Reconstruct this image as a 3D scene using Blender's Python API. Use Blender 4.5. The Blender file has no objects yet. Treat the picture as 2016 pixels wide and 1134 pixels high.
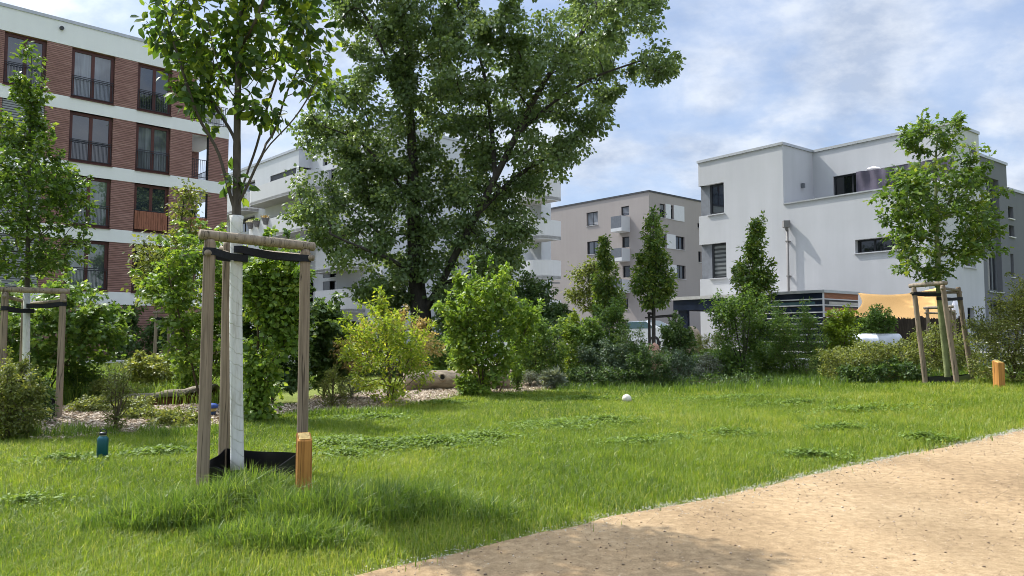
import bpy, math, random
import numpy as np
from mathutils import Vector, Matrix
R = math.radians
SC = bpy.context.scene
COL = SC.collection
rng = np.random.default_rng(7)

# ------------------------------------------------------------------ camera
F = 1480.0
HOR = 660.0
PITCH = math.atan((HOR - 567.0) / F)
EYE = 1.4
cp, sp = math.cos(PITCH), math.sin(PITCH)

def ray(px, py):
    a, b = (px - 1008.0) / F, -(py - 567.0) / F
    return np.array([a, cp - b * sp, sp + b * cp])

def pt(px, py, Y):
    r = ray(px, py)
    p = r * (Y / r[1])
    return np.array([p[0], p[1], p[2] + EYE])

def sm(t):
    t = np.clip(t, 0, 1)
    return t * t * (3 - 2 * t)

def zt(x, y):
    x = np.asarray(x, float); y = np.asarray(y, float)
    z = 0.38 * sm((x - 3.0) / 8.0) * sm((y - 7.0) / 8.0)
    z = z + 0.42 * sm((x - 3.6) / 0.8) * sm((y - 24.25) / 0.5)
    z = z + 0.10 * np.exp(-(((x + 7.9) / 1.6) ** 2 + ((y - 12.2) / 1.6) ** 2))
    z = z + 0.35 * sm((y - 29.0) / 1.0) * sm((-x - 4.0) / 1.5)
    z = z + 0.018 * np.sin(x * 1.3 + 0.7 * y) * np.sin(y * 0.9 - 0.4 * x)
    return z

def gp(px, py):
    r = ray(px, py)
    lo = 0.5
    t = lo
    while t < 400:
        if EYE + r[2] * t < float(zt(r[0] * t, r[1] * t)):
            break
        t *= 1.01
    a, b = t / 1.01, t
    for _ in range(25):
        m = (a + b) / 2
        if EYE + r[2] * m < float(zt(r[0] * m, r[1] * m)): b = m
        else: a = m
    return np.array([r[0] * b, r[1] * b, float(zt(r[0] * b, r[1] * b))])

def ground(x, y):
    return np.array([x, y, float(zt(x, y))])

# ------------------------------------------------------------------ node materials
MATS = {}

class NT:
    def __init__(s, name):
        s.m = bpy.data.materials.new(name); s.m.use_nodes = True
        s.t = s.m.node_tree; s.t.nodes.clear()
        s.out = s.n('ShaderNodeOutputMaterial')
        MATS[name] = s.m
    def n(s, typ, **kw):
        nd = s.t.nodes.new(typ)
        for k, v in kw.items():
            if k.startswith('_'): setattr(nd, k[1:], v)
            else: s.set(nd, k.replace('_', ' '), v)
        return nd
    def set(s, nd, key, v):
        sock = nd.inputs[int(key)] if key.isdigit() else nd.inputs[key]
        if isinstance(v, bpy.types.NodeSocket): s.t.links.new(v, sock)
        elif isinstance(v, (tuple, list)) and sock.type == 'RGBA' and len(v) == 3: sock.default_value = (*v, 1)
        else: sock.default_value = v
    def coord(s, scale=(1, 1, 1), kind='Object', rot=(0, 0, 0)):
        c = s.n('ShaderNodeTexCoord')
        mp = s.n('ShaderNodeMapping')
        s.t.links.new(c.outputs[kind], mp.inputs['Vector'])
        mp.inputs['Scale'].default_value = scale
        mp.inputs['Rotation'].default_value = rot
        return mp.outputs['Vector']
    def noise(s, vec, scale, detail=3, rough=0.55, dist=0.0):
        nd = s.n('ShaderNodeTexNoise')
        s.set(nd, 'Vector', vec); s.set(nd, 'Scale', scale); s.set(nd, 'Detail', detail)
        s.set(nd, 'Roughness', rough); s.set(nd, 'Distortion', dist)
        return nd.outputs['Fac']
    def ramp(s, fac, stops, interp='LINEAR'):
        nd = s.n('ShaderNodeValToRGB'); cr = nd.color_ramp; cr.interpolation = interp
        while len(cr.elements) < len(stops): cr.elements.new(0.5)
        for e, (p, c) in zip(cr.elements, stops):
            e.position = p
            e.color = (c, c, c, 1) if isinstance(c, (int, float)) else (*c, 1)
        s.t.links.new(fac, nd.inputs['Fac'])
        return nd.outputs['Color']
    def mix(s, fac, a, b, mode='MIX'):
        nd = s.n('ShaderNodeMix', _data_type='RGBA', _blend_type=mode)
        for sock, v in ((nd.inputs[0], fac), (nd.inputs[6], a), (nd.inputs[7], b)):
            if isinstance(v, bpy.types.NodeSocket): s.t.links.new(v, sock)
            elif isinstance(v, (tuple, list)): sock.default_value = (*v, 1)
            else: sock.default_value = v
        return nd.outputs[2]
    def math(s, op, a, b=0.0, c=None):
        nd = s.n('ShaderNodeMath', _operation=op)
        for i, v in enumerate((a, b) if c is None else (a, b, c)):
            if isinstance(v, bpy.types.NodeSocket): s.t.links.new(v, nd.inputs[i])
            else: nd.inputs[i].default_value = v
        return nd.outputs[0]
    def bump(s, h, strength=0.3, dist=0.02):
        nd = s.n('ShaderNodeBump'); s.set(nd, 'Height', h)
        nd.inputs['Strength'].default_value = strength; nd.inputs['Distance'].default_value = dist
        return nd.outputs['Normal']
    def bsdf(s, col, rough=0.8, spec=0.3, metal=0.0, normal=None, **kw):
        nd = s.n('ShaderNodeBsdfPrincipled')
        s.set(nd, 'Base Color', col); s.set(nd, 'Roughness', rough)
        s.set(nd, 'Specular IOR Level', spec); s.set(nd, 'Metallic', metal)
        if normal is not None: s.set(nd, 'Normal', normal)
        for k, v in kw.items(): s.set(nd, k.replace('_', ' '), v)
        return nd.outputs[0]
    def done(s, sh):
        s.t.links.new(sh, s.out.inputs['Surface']); return s.m

def simple(name, col, rough=0.6, var=0.15, scale=8.0, bump=0.15, spec=0.3, metal=0.0, stretch=(1, 1, 1), dist=0.01):
    b = NT(name)
    v = b.coord(stretch)
    f = b.noise(v, scale, 5)
    lo = tuple(c * (1 - var) for c in col); hi = tuple(min(1, c * (1 + var)) for c in col)
    c = b.ramp(f, [(0.3, lo), (0.7, hi)])
    f2 = b.noise(v, scale * 6, 3)
    return b.done(b.bsdf(c, rough, spec, metal, b.bump(f2, bump, dist)))

def stucco(name, col, var=0.06, bump=0.25):
    b = NT(name)
    v = b.coord()
    big = b.noise(v, 0.35, 5, 0.6)
    streak = b.noise(b.coord((2.2, 2.2, 0.18)), 1.0, 4, 0.6)
    fine = b.noise(v, 60, 2)
    f = b.math('ADD', b.math('MULTIPLY', big, 0.6), b.math('MULTIPLY', streak, 0.4))
    c = b.ramp(f, [(0.3, tuple(x * (1 - var) for x in col)), (0.68, tuple(min(1, x * (1 + var)) for x in col))])
    return b.done(b.bsdf(c, 0.9, 0.15, 0, b.bump(fine, bump, 0.01)))

def leafmat(name, dark, mid, light, transl=0.35, rough=0.5, spec=0.35, tboost=1.6):
    b = NT(name)
    at = b.n('ShaderNodeAttribute', _attribute_name='tint')
    c = b.ramp(at.outputs['Fac'], [(0.0, dark), (0.55, mid), (1.0, light)])
    tc = b.mix(1.0, c, (tboost * 1.05, tboost, tboost * 0.55), 'MULTIPLY')
    p = b.bsdf(c, rough, spec)
    tr = b.n('ShaderNodeBsdfTranslucent'); b.set(tr, 'Color', tc)
    mx = b.n('ShaderNodeMixShader'); mx.inputs[0].default_value = transl
    b.t.links.new(p, mx.inputs[1]); b.t.links.new(tr.outputs[0], mx.inputs[2])
    return b.done(mx.outputs[0])

def woodmat(name, col, dark, grain=(14, 14, 0.7), rough=0.8, spec=0.2, var=0.5):
    b = NT(name)
    v = b.coord(grain)
    f = b.noise(v, 2.2, 6, 0.6, 0.6)
    c = b.ramp(f, [(0.3, dark), (0.5, col), (0.75, tuple(min(1, x * (1 + var * 0.6)) for x in col))])
    blot = b.noise(b.coord((1.5, 1.5, 0.8)), 2.5, 3)
    c = b.mix(b.math('MULTIPLY', blot, 0.5), c, tuple(x * 0.55 for x in col))
    cr = b.noise(b.coord((9, 9, 0.25)), 1.7, 2, 0.5, 0.3)
    crack = b.ramp(cr, [(0.485, 1.0), (0.5, 0.25), (0.515, 1.0)])
    c = b.mix(1.0, c, crack, 'MULTIPLY')
    h = b.math('ADD', f, b.math('MULTIPLY', crack, 0.4))
    return b.done(b.bsdf(c, rough, spec, 0, b.bump(h, 0.35, 0.01)))

# ------------------------------------------------------------------ mesh building
def raw_mesh(name, verts, faces_list, attr=None, smooth=False):
    """verts (N,3); faces_list: list of int arrays (M,k)"""
    me = bpy.data.meshes.new(name)
    verts = np.ascontiguousarray(verts, dtype=np.float32)
    me.vertices.add(len(verts)); me.vertices.foreach_set('co', verts.ravel())
    li, ls, lt = [], [], []
    off = 0
    for f in faces_list:
        f = np.asarray(f, np.int32)
        if len(f) == 0: continue
        k = f.shape[1]
        li.append(f.ravel()); ls.append(off + np.arange(len(f)) * k); lt.append(np.full(len(f), k))
        off += f.size
    li = np.concatenate(li).astype(np.int32); ls = np.concatenate(ls).astype(np.int32); lt = np.concatenate(lt).astype(np.int32)
    me.loops.add(len(li)); me.loops.foreach_set('vertex_index', li)
    me.polygons.add(len(ls)); me.polygons.foreach_set('loop_start', ls)
    try: me.polygons.foreach_set('loop_total', lt)
    except Exception: pass
    if smooth: me.polygons.foreach_set('use_smooth', np.ones(len(ls), dtype=bool))
    if attr is not None:
        a = me.attributes.new('tint', 'FLOAT', 'POINT')
        a.data.foreach_set('value', np.ascontiguousarray(attr, np.float32))
    me.update(calc_edges=True); me.validate()
    return me

def link(name, me, material=None, parent=None):
    o = bpy.data.objects.new(name, me); COL.objects.link(o)
    if material: me.materials.append(MATS[material] if isinstance(material, str) else material)
    if parent is not None: o.parent = parent
    return o

def tag(o, label=None, cat=None, group=None, kind=None):
    if label: o['label'] = label
    if cat: o['category'] = cat
    if group: o['group'] = group
    if kind: o['kind'] = kind
    return o

def empty(name, loc, label, cat, group=None, rz=0.0):
    o = bpy.data.objects.new(name, None); COL.objects.link(o)
    o.location = [float(v) for v in loc]; o.rotation_euler = (0, 0, rz); o.empty_display_size = 0.2
    return tag(o, label, cat, group)

class MB:
    """collects shapes into one mesh"""
    def __init__(s, M=None):
        s.v = []; s.f = []; s.M = M or Matrix.Identity(4)
    def add(s, vs, fs):
        b = len(s.v)
        s.v += [tuple(s.M @ Vector([float(c) for c in v])) for v in vs]
        s.f += [tuple(b + i for i in f) for f in fs]
    def quad(s, a, b, c, d): s.add([a, b, c, d], [(0, 1, 2, 3)])
    def box(s, x0, x1, y0, y1, z0, z1):
        if x1 < x0: x0, x1 = x1, x0
        if y1 < y0: y0, y1 = y1, y0
        if z1 < z0: z0, z1 = z1, z0
        v = [(x, y, z) for z in (z0, z1) for y in (y0, y1) for x in (x0, x1)]
        s.add(v, [(0, 2, 3, 1), (4, 5, 7, 6), (0, 1, 5, 4), (2, 6, 7, 3), (0, 4, 6, 2), (1, 3, 7, 5)])
    def cbox(s, x0, x1, y0, y1, z0, z1, c=0.01):
        """box with chamfered vertical and top edges"""
        ring = lambda i: [(x0 + c - i, y0 + 0 - i + 0, 0)]
        def loop(e, z):
            a, b, cc, d = x0 + e, x1 - e, y0 + e, y1 - e
            k = c
            return [(a + k, cc, z), (b - k, cc, z), (b, cc + k, z), (b, d - k, z), (b - k, d, z), (a + k, d, z), (a, d - k, z), (a, cc + k, z)]
        L = [loop(c, z0), loop(0, z0 + c), loop(0, z1 - c), loop(c, z1)]
        v = sum(L, []); f = []
        for r in range(3):
            for i in range(8):
                j = (i + 1) % 8
                f.append((r * 8 + i, r * 8 + j, r * 8 + 8 + j, r * 8 + 8 + i))
        f += [tuple(range(7, -1, -1)), tuple(range(24, 32))]
        s.add(v, f)
    def tube(s, pts, rad, n=8, caps=True, wob=0.0):
        pts = [np.asarray(p, float) for p in pts]
        if not hasattr(rad, '__len__'): rad = [rad] * len(pts)
        up = np.array([0.13, 0.31, 0.94]); prev = None
        vs = []
        for i, p in enumerate(pts):
            d = pts[min(i + 1, len(pts) - 1)] - pts[max(i - 1, 0)]
            d = d / (np.linalg.norm(d) + 1e-9)
            if prev is None:
                a = np.cross(d, up)
                if np.linalg.norm(a) < 1e-3: a = np.cross(d, np.array([1., 0, 0]))
            else:
                a = prev - d * prev.dot(d)
            a /= np.linalg.norm(a) + 1e-9; prev = a
            b = np.cross(d, a)
            for k in range(n):
                t = 2 * math.pi * k / n
                rr = rad[i] * (1 + (wob * math.sin(k * 2.3 + i * 1.7) if wob else 0))
                vs.append(p + rr * (math.cos(t) * a + math.sin(t) * b))
        fs = []
        for i in range(len(pts) - 1):
            for k in range(n):
                j = (k + 1) % n
                fs.append((i * n + k, i * n + j, (i + 1) * n + j, (i + 1) * n + k))
        if caps:
            fs.append(tuple(range(n - 1, -1, -1))); fs.append(tuple((len(pts) - 1) * n + k for k in range(n)))
        s.add(vs, fs)
    def lathe(s, prof, c=(0, 0, 0), n=20):
        vs = []; fs = []
        for r, z in prof:
            for k in range(n):
                t = 2 * math.pi * k / n
                vs.append((c[0] + r * math.cos(t), c[1] + r * math.sin(t), c[2] + z))
        for i in range(len(prof) - 1):
            for k in range(n):
                j = (k + 1) % n
                fs.append((i * n + k, i * n + j, (i + 1) * n + j, (i + 1) * n + k))
        fs.append(tuple(range(n - 1, -1, -1))); fs.append(tuple((len(prof) - 1) * n + k for k in range(n)))
        s.add(vs, fs)
    def prism(s, poly, z0, z1):
        n = len(poly)
        vs = [(x, y, z0) for x, y in poly] + [(x, y, z1) for x, y in poly]
        fs = [tuple(range(n - 1, -1, -1)), tuple(range(n, 2 * n))]
        fs += [(i, (i + 1) % n, n + (i + 1) % n, n + i) for i in range(n)]
        s.add(vs, fs)
    def wall(s, u0, u1, z0, z1, holes=(), d=0.2, y=0.0):
        us = sorted({u0, u1, *[min(max(h[i], u0), u1) for h in holes for i in (0, 1)]})
        zs = sorted({z0, z1, *[min(max(h[i], z0), z1) for h in holes for i in (2, 3)]})
        for a, b in zip(us, us[1:]):
            for c, e in zip(zs, zs[1:]):
                mu, mz = (a + b) / 2, (c + e) / 2
                if any(h[0] < mu < h[1] and h[2] < mz < h[3] for h in holes): continue
                s.quad((a, y, c), (b, y, c), (b, y, e), (a, y, e))
        for a, b, c, e in holes:
            a, b, c, e = max(a, u0), min(b, u1), max(c, z0), min(e, z1)
            if a > u0 + 1e-5: s.quad((a, y, c), (a, y + d, c), (a, y + d, e), (a, y, e))
            if b < u1 - 1e-5: s.quad((b, y, c), (b, y, e), (b, y + d, e), (b, y + d, c))
            s.quad((a, y, e), (a, y + d, e), (b, y + d, e), (b, y, e))
            s.quad((a, y, c), (b, y, c), (b, y + d, c), (a, y + d, c))
    def build(s, name, material, parent=None, smooth=False, bevel=0.0):
        me = bpy.data.meshes.new(name); me.from_pydata(s.v, [], s.f)
        if smooth:
            me.polygons.foreach_set('use_smooth', [True] * len(me.polygons))
        me.update()
        o = link(name, me, material, parent)
        return o

class Face:
    """vertical plane of a building: local x runs left to right along it, y into the building"""
    def __init__(s, px, Y, vp=None, xdir=None, origin=None):
        if origin is None:
            X = (px - 1008.0) / F * Y
            s.o = np.array([X, Y])
        else: s.o = np.array(origin, float)
        if xdir is None:
            d = np.array([vp - 1008.0, F]); d /= np.linalg.norm(d)
            if vp < 1008: d = -d
        else: d = np.array(xdir, float) / np.linalg.norm(xdir)
        s.d = d; s.nin = np.array([-d[1], d[0]])
    def uz(s, px, py):
        r = ray(px, py)
        # o + u d = t r_xy
        A = np.array([[r[0], -s.d[0]], [r[1], -s.d[1]]])
        t, u = np.linalg.solve(A, s.o)
        return u, EYE + r[2] * t
    def rz(s): return math.atan2(s.d[1], s.d[0])
    def at(s, u, y=0.0): return s.o + s.d * u + s.nin * y

# face-local -> thing-local matrix for a right hand return at thing x = U
def ret(U): return Matrix(((0, -1, 0, U), (1, 0, 0, 0), (0, 0, 1, 0), (0, 0, 0, 1)))
I4 = Matrix.Identity(4)
# ------------------------------------------------------------------ materials
stucco('white_render', (0.45, 0.453, 0.466), 0.085)
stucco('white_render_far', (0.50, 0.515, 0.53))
stucco('cream_band', (0.74, 0.745, 0.735), 0.05)
stucco('beige_render', (0.335, 0.297, 0.272))
stucco('grey_render', (0.15, 0.155, 0.168))
stucco('balcony_white', (0.55, 0.55, 0.545), 0.04, 0.08)
stucco('concrete', (0.42, 0.41, 0.39), 0.18, 0.5)
simple('metal_edge', (0.42, 0.43, 0.44), 0.45, 0.08, 3, 0.05, 0.5, 0.6)
simple('dark_metal', (0.05, 0.052, 0.058), 0.5, 0.1, 4, 0.05)
simple('rail_metal', (0.035, 0.035, 0.045), 0.5, 0.1, 4, 0.05)
simple('pipe_zinc', (0.17, 0.16, 0.155), 0.6, 0.12, 6, 0.1, 0.3, 0.0)
simple('frame_brown', (0.085, 0.032, 0.028), 0.5, 0.15, 6, 0.05)
simple('frame_dark', (0.022, 0.024, 0.028), 0.45, 0.1, 6, 0.05)
simple('frame_grey', (0.13, 0.14, 0.155), 0.5, 0.1, 6, 0.05)
simple('reveal_grey', (0.17, 0.18, 0.20), 0.7, 0.1, 5, 0.1)
simple('white_panel', (0.58, 0.57, 0.565), 0.6, 0.04, 3, 0.05)
simple('white_paint_wood', (0.5, 0.5, 0.49), 0.7, 0.15, 10, 0.2, 0.3, 0, (4, 4, 0.6))
simple('black_fabric', (0.012, 0.013, 0.018), 0.75, 0.3, 30, 0.3, 0.3)
simple('black_plastic', (0.006, 0.006, 0.007), 0.3, 0.3, 5, 0.15, 0.5)
def wrap_mat():
    b = NT('trunk_wrap_cloth'); v = b.coord()
    sep = b.n('ShaderNodeSeparateXYZ'); b.t.links.new(v, sep.inputs[0])
    wob = b.noise(v, 5.0, 3)
    ph = b.math('ADD', b.math('MULTIPLY', sep.outputs['Z'], 8.5), b.math('ADD', b.math('MULTIPLY', sep.outputs['X'], 6.0), b.math('MULTIPLY', wob, 1.2)))
    fr = b.math('FRACT', ph)
    lap = b.ramp(fr, [(0.0, 0.0), (0.06, 1.0), (0.9, 0.75), (1.0, 0.6)])
    st = b.noise(b.coord((9, 9, 1.2)), 1.5, 5, 0.65)
    c = b.ramp(st, [(0.33, (0.40, 0.385, 0.335)), (0.47, (0.60, 0.605, 0.575)), (0.7, (0.70, 0.71, 0.69))])
    c = b.mix(b.math('MULTIPLY', b.math('SUBTRACT', 1.0, lap), 0.2), c, (0.36, 0.35, 0.31))
    f = b.noise(b.coord((1, 1, 3)), 90, 3)
    h = b.math('ADD', b.math('MULTIPLY', lap, 0.8), b.math('MULTIPLY', f, 0.35))
    return b.done(b.bsdf(c, 0.95, 0.08, 0, b.bump(h, 0.6, 0.012)))
wrap_mat()
simple('bark_young', (0.075, 0.066, 0.055), 0.85, 0.35, 18, 0.5, 0.2, 0, (1, 1, 0.4), 0.01)
simple('bark_dark', (0.055, 0.048, 0.042), 0.9, 0.4, 6, 0.8, 0.15, 0, (1, 1, 0.25), 0.05)
simple('bark_lichen', (0.17, 0.19, 0.085), 0.9, 0.4, 9, 0.5, 0.15, 0, (1, 1, 0.5), 0.02)
simple('twig', (0.10, 0.075, 0.045), 0.85, 0.3, 12, 0.3)
simple('log_grey', (0.21, 0.18, 0.14), 0.9, 0.4, 4, 0.7, 0.15, 0, (0.5, 2, 2), 0.03)
simple('log_wood', (0.29, 0.235, 0.17), 0.85, 0.45, 4, 0.7, 0.15, 0, (0.5, 2, 2), 0.03)
simple('log_inner', (0.16, 0.075, 0.035), 0.9, 0.5, 6, 0.8, 0.1, 0, (0.6, 2, 2), 0.04)
simple('log_hollow', (0.012, 0.01, 0.008), 0.95, 0.3, 6, 0.3)
simple('boulder_red', (0.42, 0.24, 0.17), 0.9, 0.3, 5, 0.7, 0.15, 0, (1, 1, 1), 0.05)
simple('boulder_tan', (0.40, 0.31, 0.22), 0.9, 0.25, 5, 0.7, 0.15, 0, (1, 1, 1), 0.05)
simple('tank_silver', (0.62, 0.64, 0.66), 0.35, 0.12, 5, 0.1, 0.5, 0.4)
simple('sail_cloth', (0.74, 0.42, 0.155), 0.85, 0.05, 30, 0.15, 0.1)
simple('dark_blue_panel', (0.012, 0.018, 0.035), 0.25, 0.2, 3, 0.05, 0.5)
simple('teal_panel', (0.055, 0.10, 0.11), 0.25, 0.15, 3, 0.05, 0.5)
simple('cedar_panel', (0.26, 0.105, 0.05), 0.6, 0.3, 5, 0.2, 0.3, 0, (0.5, 0.5, 6))
simple('pale_glass_panel', (0.36, 0.34, 0.30), 0.2, 0.15, 2, 0.05, 0.5)
simple('curtain_purple', (0.095, 0.085, 0.115), 0.85, 0.15, 4, 0.2, 0.1)
simple('umbrella_white', (0.72, 0.70, 0.74), 0.9, 0.05, 6, 0.1)
simple('terracotta_pot', (0.20, 0.19, 0.19), 0.8, 0.2, 12, 0.2)
simple('bottle_teal', (0.006, 0.085, 0.105), 0.28, 0.15, 4, 0.03, 0.5, 0.3)
simple('bottle_cap', (0.012, 0.012, 0.014), 0.35, 0.2, 6, 0.05, 0.5)
simple('steel_ring', (0.45, 0.46, 0.47), 0.3, 0.1, 5, 0.03, 0.5, 0.8)
simple('ball_white', (0.56, 0.52, 0.44), 0.6, 0.25, 9, 0.2)
simple('ball_mark', (0.10, 0.12, 0.16), 0.5, 0.2, 9, 0.1)
simple('toy_blue', (0.03, 0.07, 0.28), 0.4, 0.1, 5, 0.05, 0.5)
simple('toy_navy', (0.012, 0.035, 0.10), 0.4, 0.1, 5, 0.05, 0.5)
simple('toy_yellow', (0.55, 0.40, 0.13), 0.4, 0.1, 5, 0.05, 0.5)
simple('car_paint', (0.62, 0.64, 0.66), 0.25, 0.03, 3, 0.0, 0.5, 0.3)
simple('car_glass', (0.02, 0.045, 0.045), 0.06, 0.1, 2, 0.0, 0.6)
simple('tyre', (0.015, 0.015, 0.015), 0.85, 0.2, 9, 0.2)
simple('brass_plate', (0.62, 0.42, 0.13), 0.45, 0.12, 12, 0.1, 0.5, 0.2)
simple('plate_text', (0.20, 0.12, 0.04), 0.6, 0.2, 12, 0.05)
simple('soil', (0.075, 0.058, 0.04), 0.95, 0.4, 6, 0.6)
simple('asphalt', (0.10, 0.10, 0.10), 0.9, 0.25, 5, 0.4)
simple('pavement_slab', (0.33, 0.32, 0.30), 0.9, 0.15, 3, 0.4)
simple('fence_willow', (0.055, 0.042, 0.034), 0.9, 0.5, 9, 0.6, 0.1, 0, (9, 9, 0.5), 0.02)
simple('fence_mesh_grey', (0.20, 0.22, 0.23), 0.6, 0.1, 6, 0.1)
woodmat('stake_wood', (0.27, 0.210, 0.150), (0.13, 0.097, 0.068))
woodmat('rail_wood', (0.29, 0.238, 0.178), (0.15, 0.118, 0.085))
woodmat('oak_post', (0.46, 0.215, 0.055), (0.27, 0.115, 0.03), (16, 16, 0.6))
woodmat('slat_wood', (0.32, 0.135, 0.085), (0.21, 0.085, 0.052), (10, 10, 0.8))

def glass(name, tint, curtain=None, rough=0.04, ior=1.9):
    """window pane seen by day: dark room or curtain behind, sky reflected on the front"""
    b = NT(name)
    if curtain is None:
        f = b.noise(b.coord((0.5, 0.5, 0.5)), 1.4, 3)
        c = b.ramp(f, [(0.35, tuple(x * 0.5 for x in tint)), (0.65, tint)])
    else:
        w = b.noise(b.coord((9, 9, 0.25)), 1.6, 3)
        c = b.ramp(w, [(0.3, tuple(x * 0.5 for x in curtain)), (0.65, curtain)])
        z = b.n('ShaderNodeTexNoise'); b.set(z, 'Vector', b.coord((0.7, 0.7, 0.9))); b.set(z, 'Scale', 0.8)
        c = b.mix(b.ramp(z.outputs['Fac'], [(0.42, 0.0), (0.6, 0.75)]), c, tint)
    wob = b.bump(b.noise(b.coord((0.6, 0.6, 0.6)), 1.0, 2), 0.06, 0.05)
    return b.done(b.bsdf(c, rough, 0.5, 0, wob, Coat_Weight=1.0, Coat_Roughness=0.02, Coat_IOR=ior))
glass('glass_dark', (0.010, 0.012, 0.015), None, 0.04, 1.35)
glass('glass_blue', (0.022, 0.030, 0.045))
glass('glass_curtain', (0.03, 0.035, 0.045), (0.20, 0.22, 0.25))
glass('glass_green_curtain', (0.03, 0.035, 0.04), (0.13, 0.18, 0.15))

def brick_mat():
    b = NT('strip_brick')
    v = b.coord()
    sep = b.n('ShaderNodeSeparateXYZ'); b.t.links.new(v, sep.inputs[0])
    zz = b.math('MULTIPLY', sep.outputs['Z'], 1 / 0.085)
    fr = b.math('FRACT', zz)
    row = b.math('FLOOR', zz)
    groove = b.ramp(fr, [(0.0, 0.0), (0.10, 0.0), (0.2, 1.0), (0.92, 1.0), (1.0, 0.0)])
    comb = b.n('ShaderNodeCombineXYZ')
    xy = b.math('ADD', sep.outputs['X'], sep.outputs['Y'])
    b.t.links.new(b.math('MULTIPLY', xy, 2.0), comb.inputs[0]); b.t.links.new(b.math('MULTIPLY', row, 7.31), comb.inputs[1])
    wn = b.noise(comb.outputs[0], 1.0, 2)
    big = b.noise(v, 0.8, 4)
    f = b.math('ADD', b.math('MULTIPLY', wn, 0.65), b.math('MULTIPLY', big, 0.35))
    c = b.ramp(f, [(0.3, (0.20, 0.108, 0.092)), (0.5, (0.285, 0.157, 0.134)), (0.7, (0.37, 0.22, 0.19))])
    c = b.mix(groove, (0.10, 0.062, 0.055), c)
    return b.done(b.bsdf(c, 0.85, 0.2, 0, b.bump(groove, 0.8, 0.025)))
brick_mat()

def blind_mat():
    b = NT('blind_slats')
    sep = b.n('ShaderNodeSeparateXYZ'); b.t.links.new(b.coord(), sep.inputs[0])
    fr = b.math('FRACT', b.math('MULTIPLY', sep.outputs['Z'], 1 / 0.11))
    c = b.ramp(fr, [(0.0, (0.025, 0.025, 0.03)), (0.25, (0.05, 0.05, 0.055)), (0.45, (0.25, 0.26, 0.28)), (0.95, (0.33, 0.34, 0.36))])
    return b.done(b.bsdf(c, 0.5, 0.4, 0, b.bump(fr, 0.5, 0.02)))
blind_mat()
def zebra_mat():
    b = NT('zebra_blind')
    sep = b.n('ShaderNodeSeparateXYZ'); b.t.links.new(b.coord(), sep.inputs[0])
    fr = b.math('FRACT', b.math('MULTIPLY', sep.outputs['Z'], 1 / 0.2))
    c = b.ramp(fr, [(0.0, (0.05, 0.056, 0.058)), (0.46, (0.06, 0.066, 0.068)), (0.54, (0.17, 0.18, 0.18)), (1.0, (0.17, 0.18, 0.18))])
    return b.done(b.bsdf(c, 0.2, 0.5, 0, None, Coat_Weight=1.0, Coat_Roughness=0.02))
zebra_mat()

# leaves: dark, mid and light colour, chosen by each leaf's tint
leafmat('leaf_near', (0.032, 0.070, 0.016), (0.068, 0.128, 0.022), (0.24, 0.31, 0.035), 0.45)
leafmat('leaf_poplar', (0.068, 0.110, 0.040), (0.118, 0.178, 0.060), (0.24, 0.29, 0.115), 0.36, 0.42, 0.45)
leafmat('leaf_hazel', (0.080, 0.145, 0.022), (0.145, 0.23, 0.032), (0.28, 0.34, 0.06), 0.42)
leafmat('leaf_yellow', (0.115, 0.175, 0.020), (0.215, 0.29, 0.028), (0.44, 0.44, 0.06), 0.45)
leafmat('leaf_tan', (0.22, 0.165, 0.065), (0.36, 0.275, 0.115), (0.50, 0.40, 0.19), 0.35)
leafmat('leaf_mid', (0.056, 0.108, 0.022), (0.104, 0.178, 0.034), (0.22, 0.29, 0.055), 0.4)
leafmat('leaf_dark', (0.036, 0.070, 0.020), (0.066, 0.118, 0.030), (0.15, 0.21, 0.055), 0.34)
leafmat('leaf_oak', (0.046, 0.088, 0.017), (0.085, 0.150, 0.025), (0.21, 0.255, 0.045), 0.40)
leafmat('leaf_blue', (0.050, 0.082, 0.044), (0.082, 0.125, 0.065), (0.14, 0.19, 0.11), 0.25)
leafmat('leaf_olive', (0.088, 0.112, 0.025), (0.155, 0.185, 0.042), (0.28, 0.29, 0.08), 0.36)
leafmat('leaf_bronze', (0.072, 0.100, 0.02), (0.125, 0.158, 0.032), (0.22, 0.235, 0.055), 0.38)
leafmat('leaf_grey', (0.13, 0.155, 0.105), (0.20, 0.225, 0.165), (0.31, 0.33, 0.26), 0.2)
leafmat('grass_blade', (0.078, 0.134, 0.015), (0.168, 0.242, 0.024), (0.32, 0.335, 0.08), 0.45, 0.5, 0.35, 1.45)
leafmat('grass_long', (0.065, 0.125, 0.018), (0.130, 0.205, 0.030), (0.27, 0.32, 0.08), 0.45, 0.42, 0.35, 1.5)
leafmat('clover_leaf', (0.080, 0.138, 0.020), (0.135, 0.205, 0.034), (0.21, 0.28, 0.075), 0.35, 0.6, 0.22)
leafmat('chip', (0.20, 0.15, 0.10), (0.42, 0.34, 0.25), (0.62, 0.54, 0.44), 0.0, 0.9, 0.1)
leafmat('stone_chip', (0.19, 0.14, 0.095), (0.30, 0.21, 0.135), (0.52, 0.42, 0.31), 0.0, 0.9, 0.15)
leafmat('fluff', (0.45, 0.43, 0.39), (0.60, 0.59, 0.55), (0.74, 0.74, 0.70), 0.2, 0.95, 0.05, 1.0)
leafmat('petal', (0.45, 0.42, 0.30), (0.65, 0.62, 0.5), (0.8, 0.78, 0.7), 0.2, 0.8, 0.1, 1.0)

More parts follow.
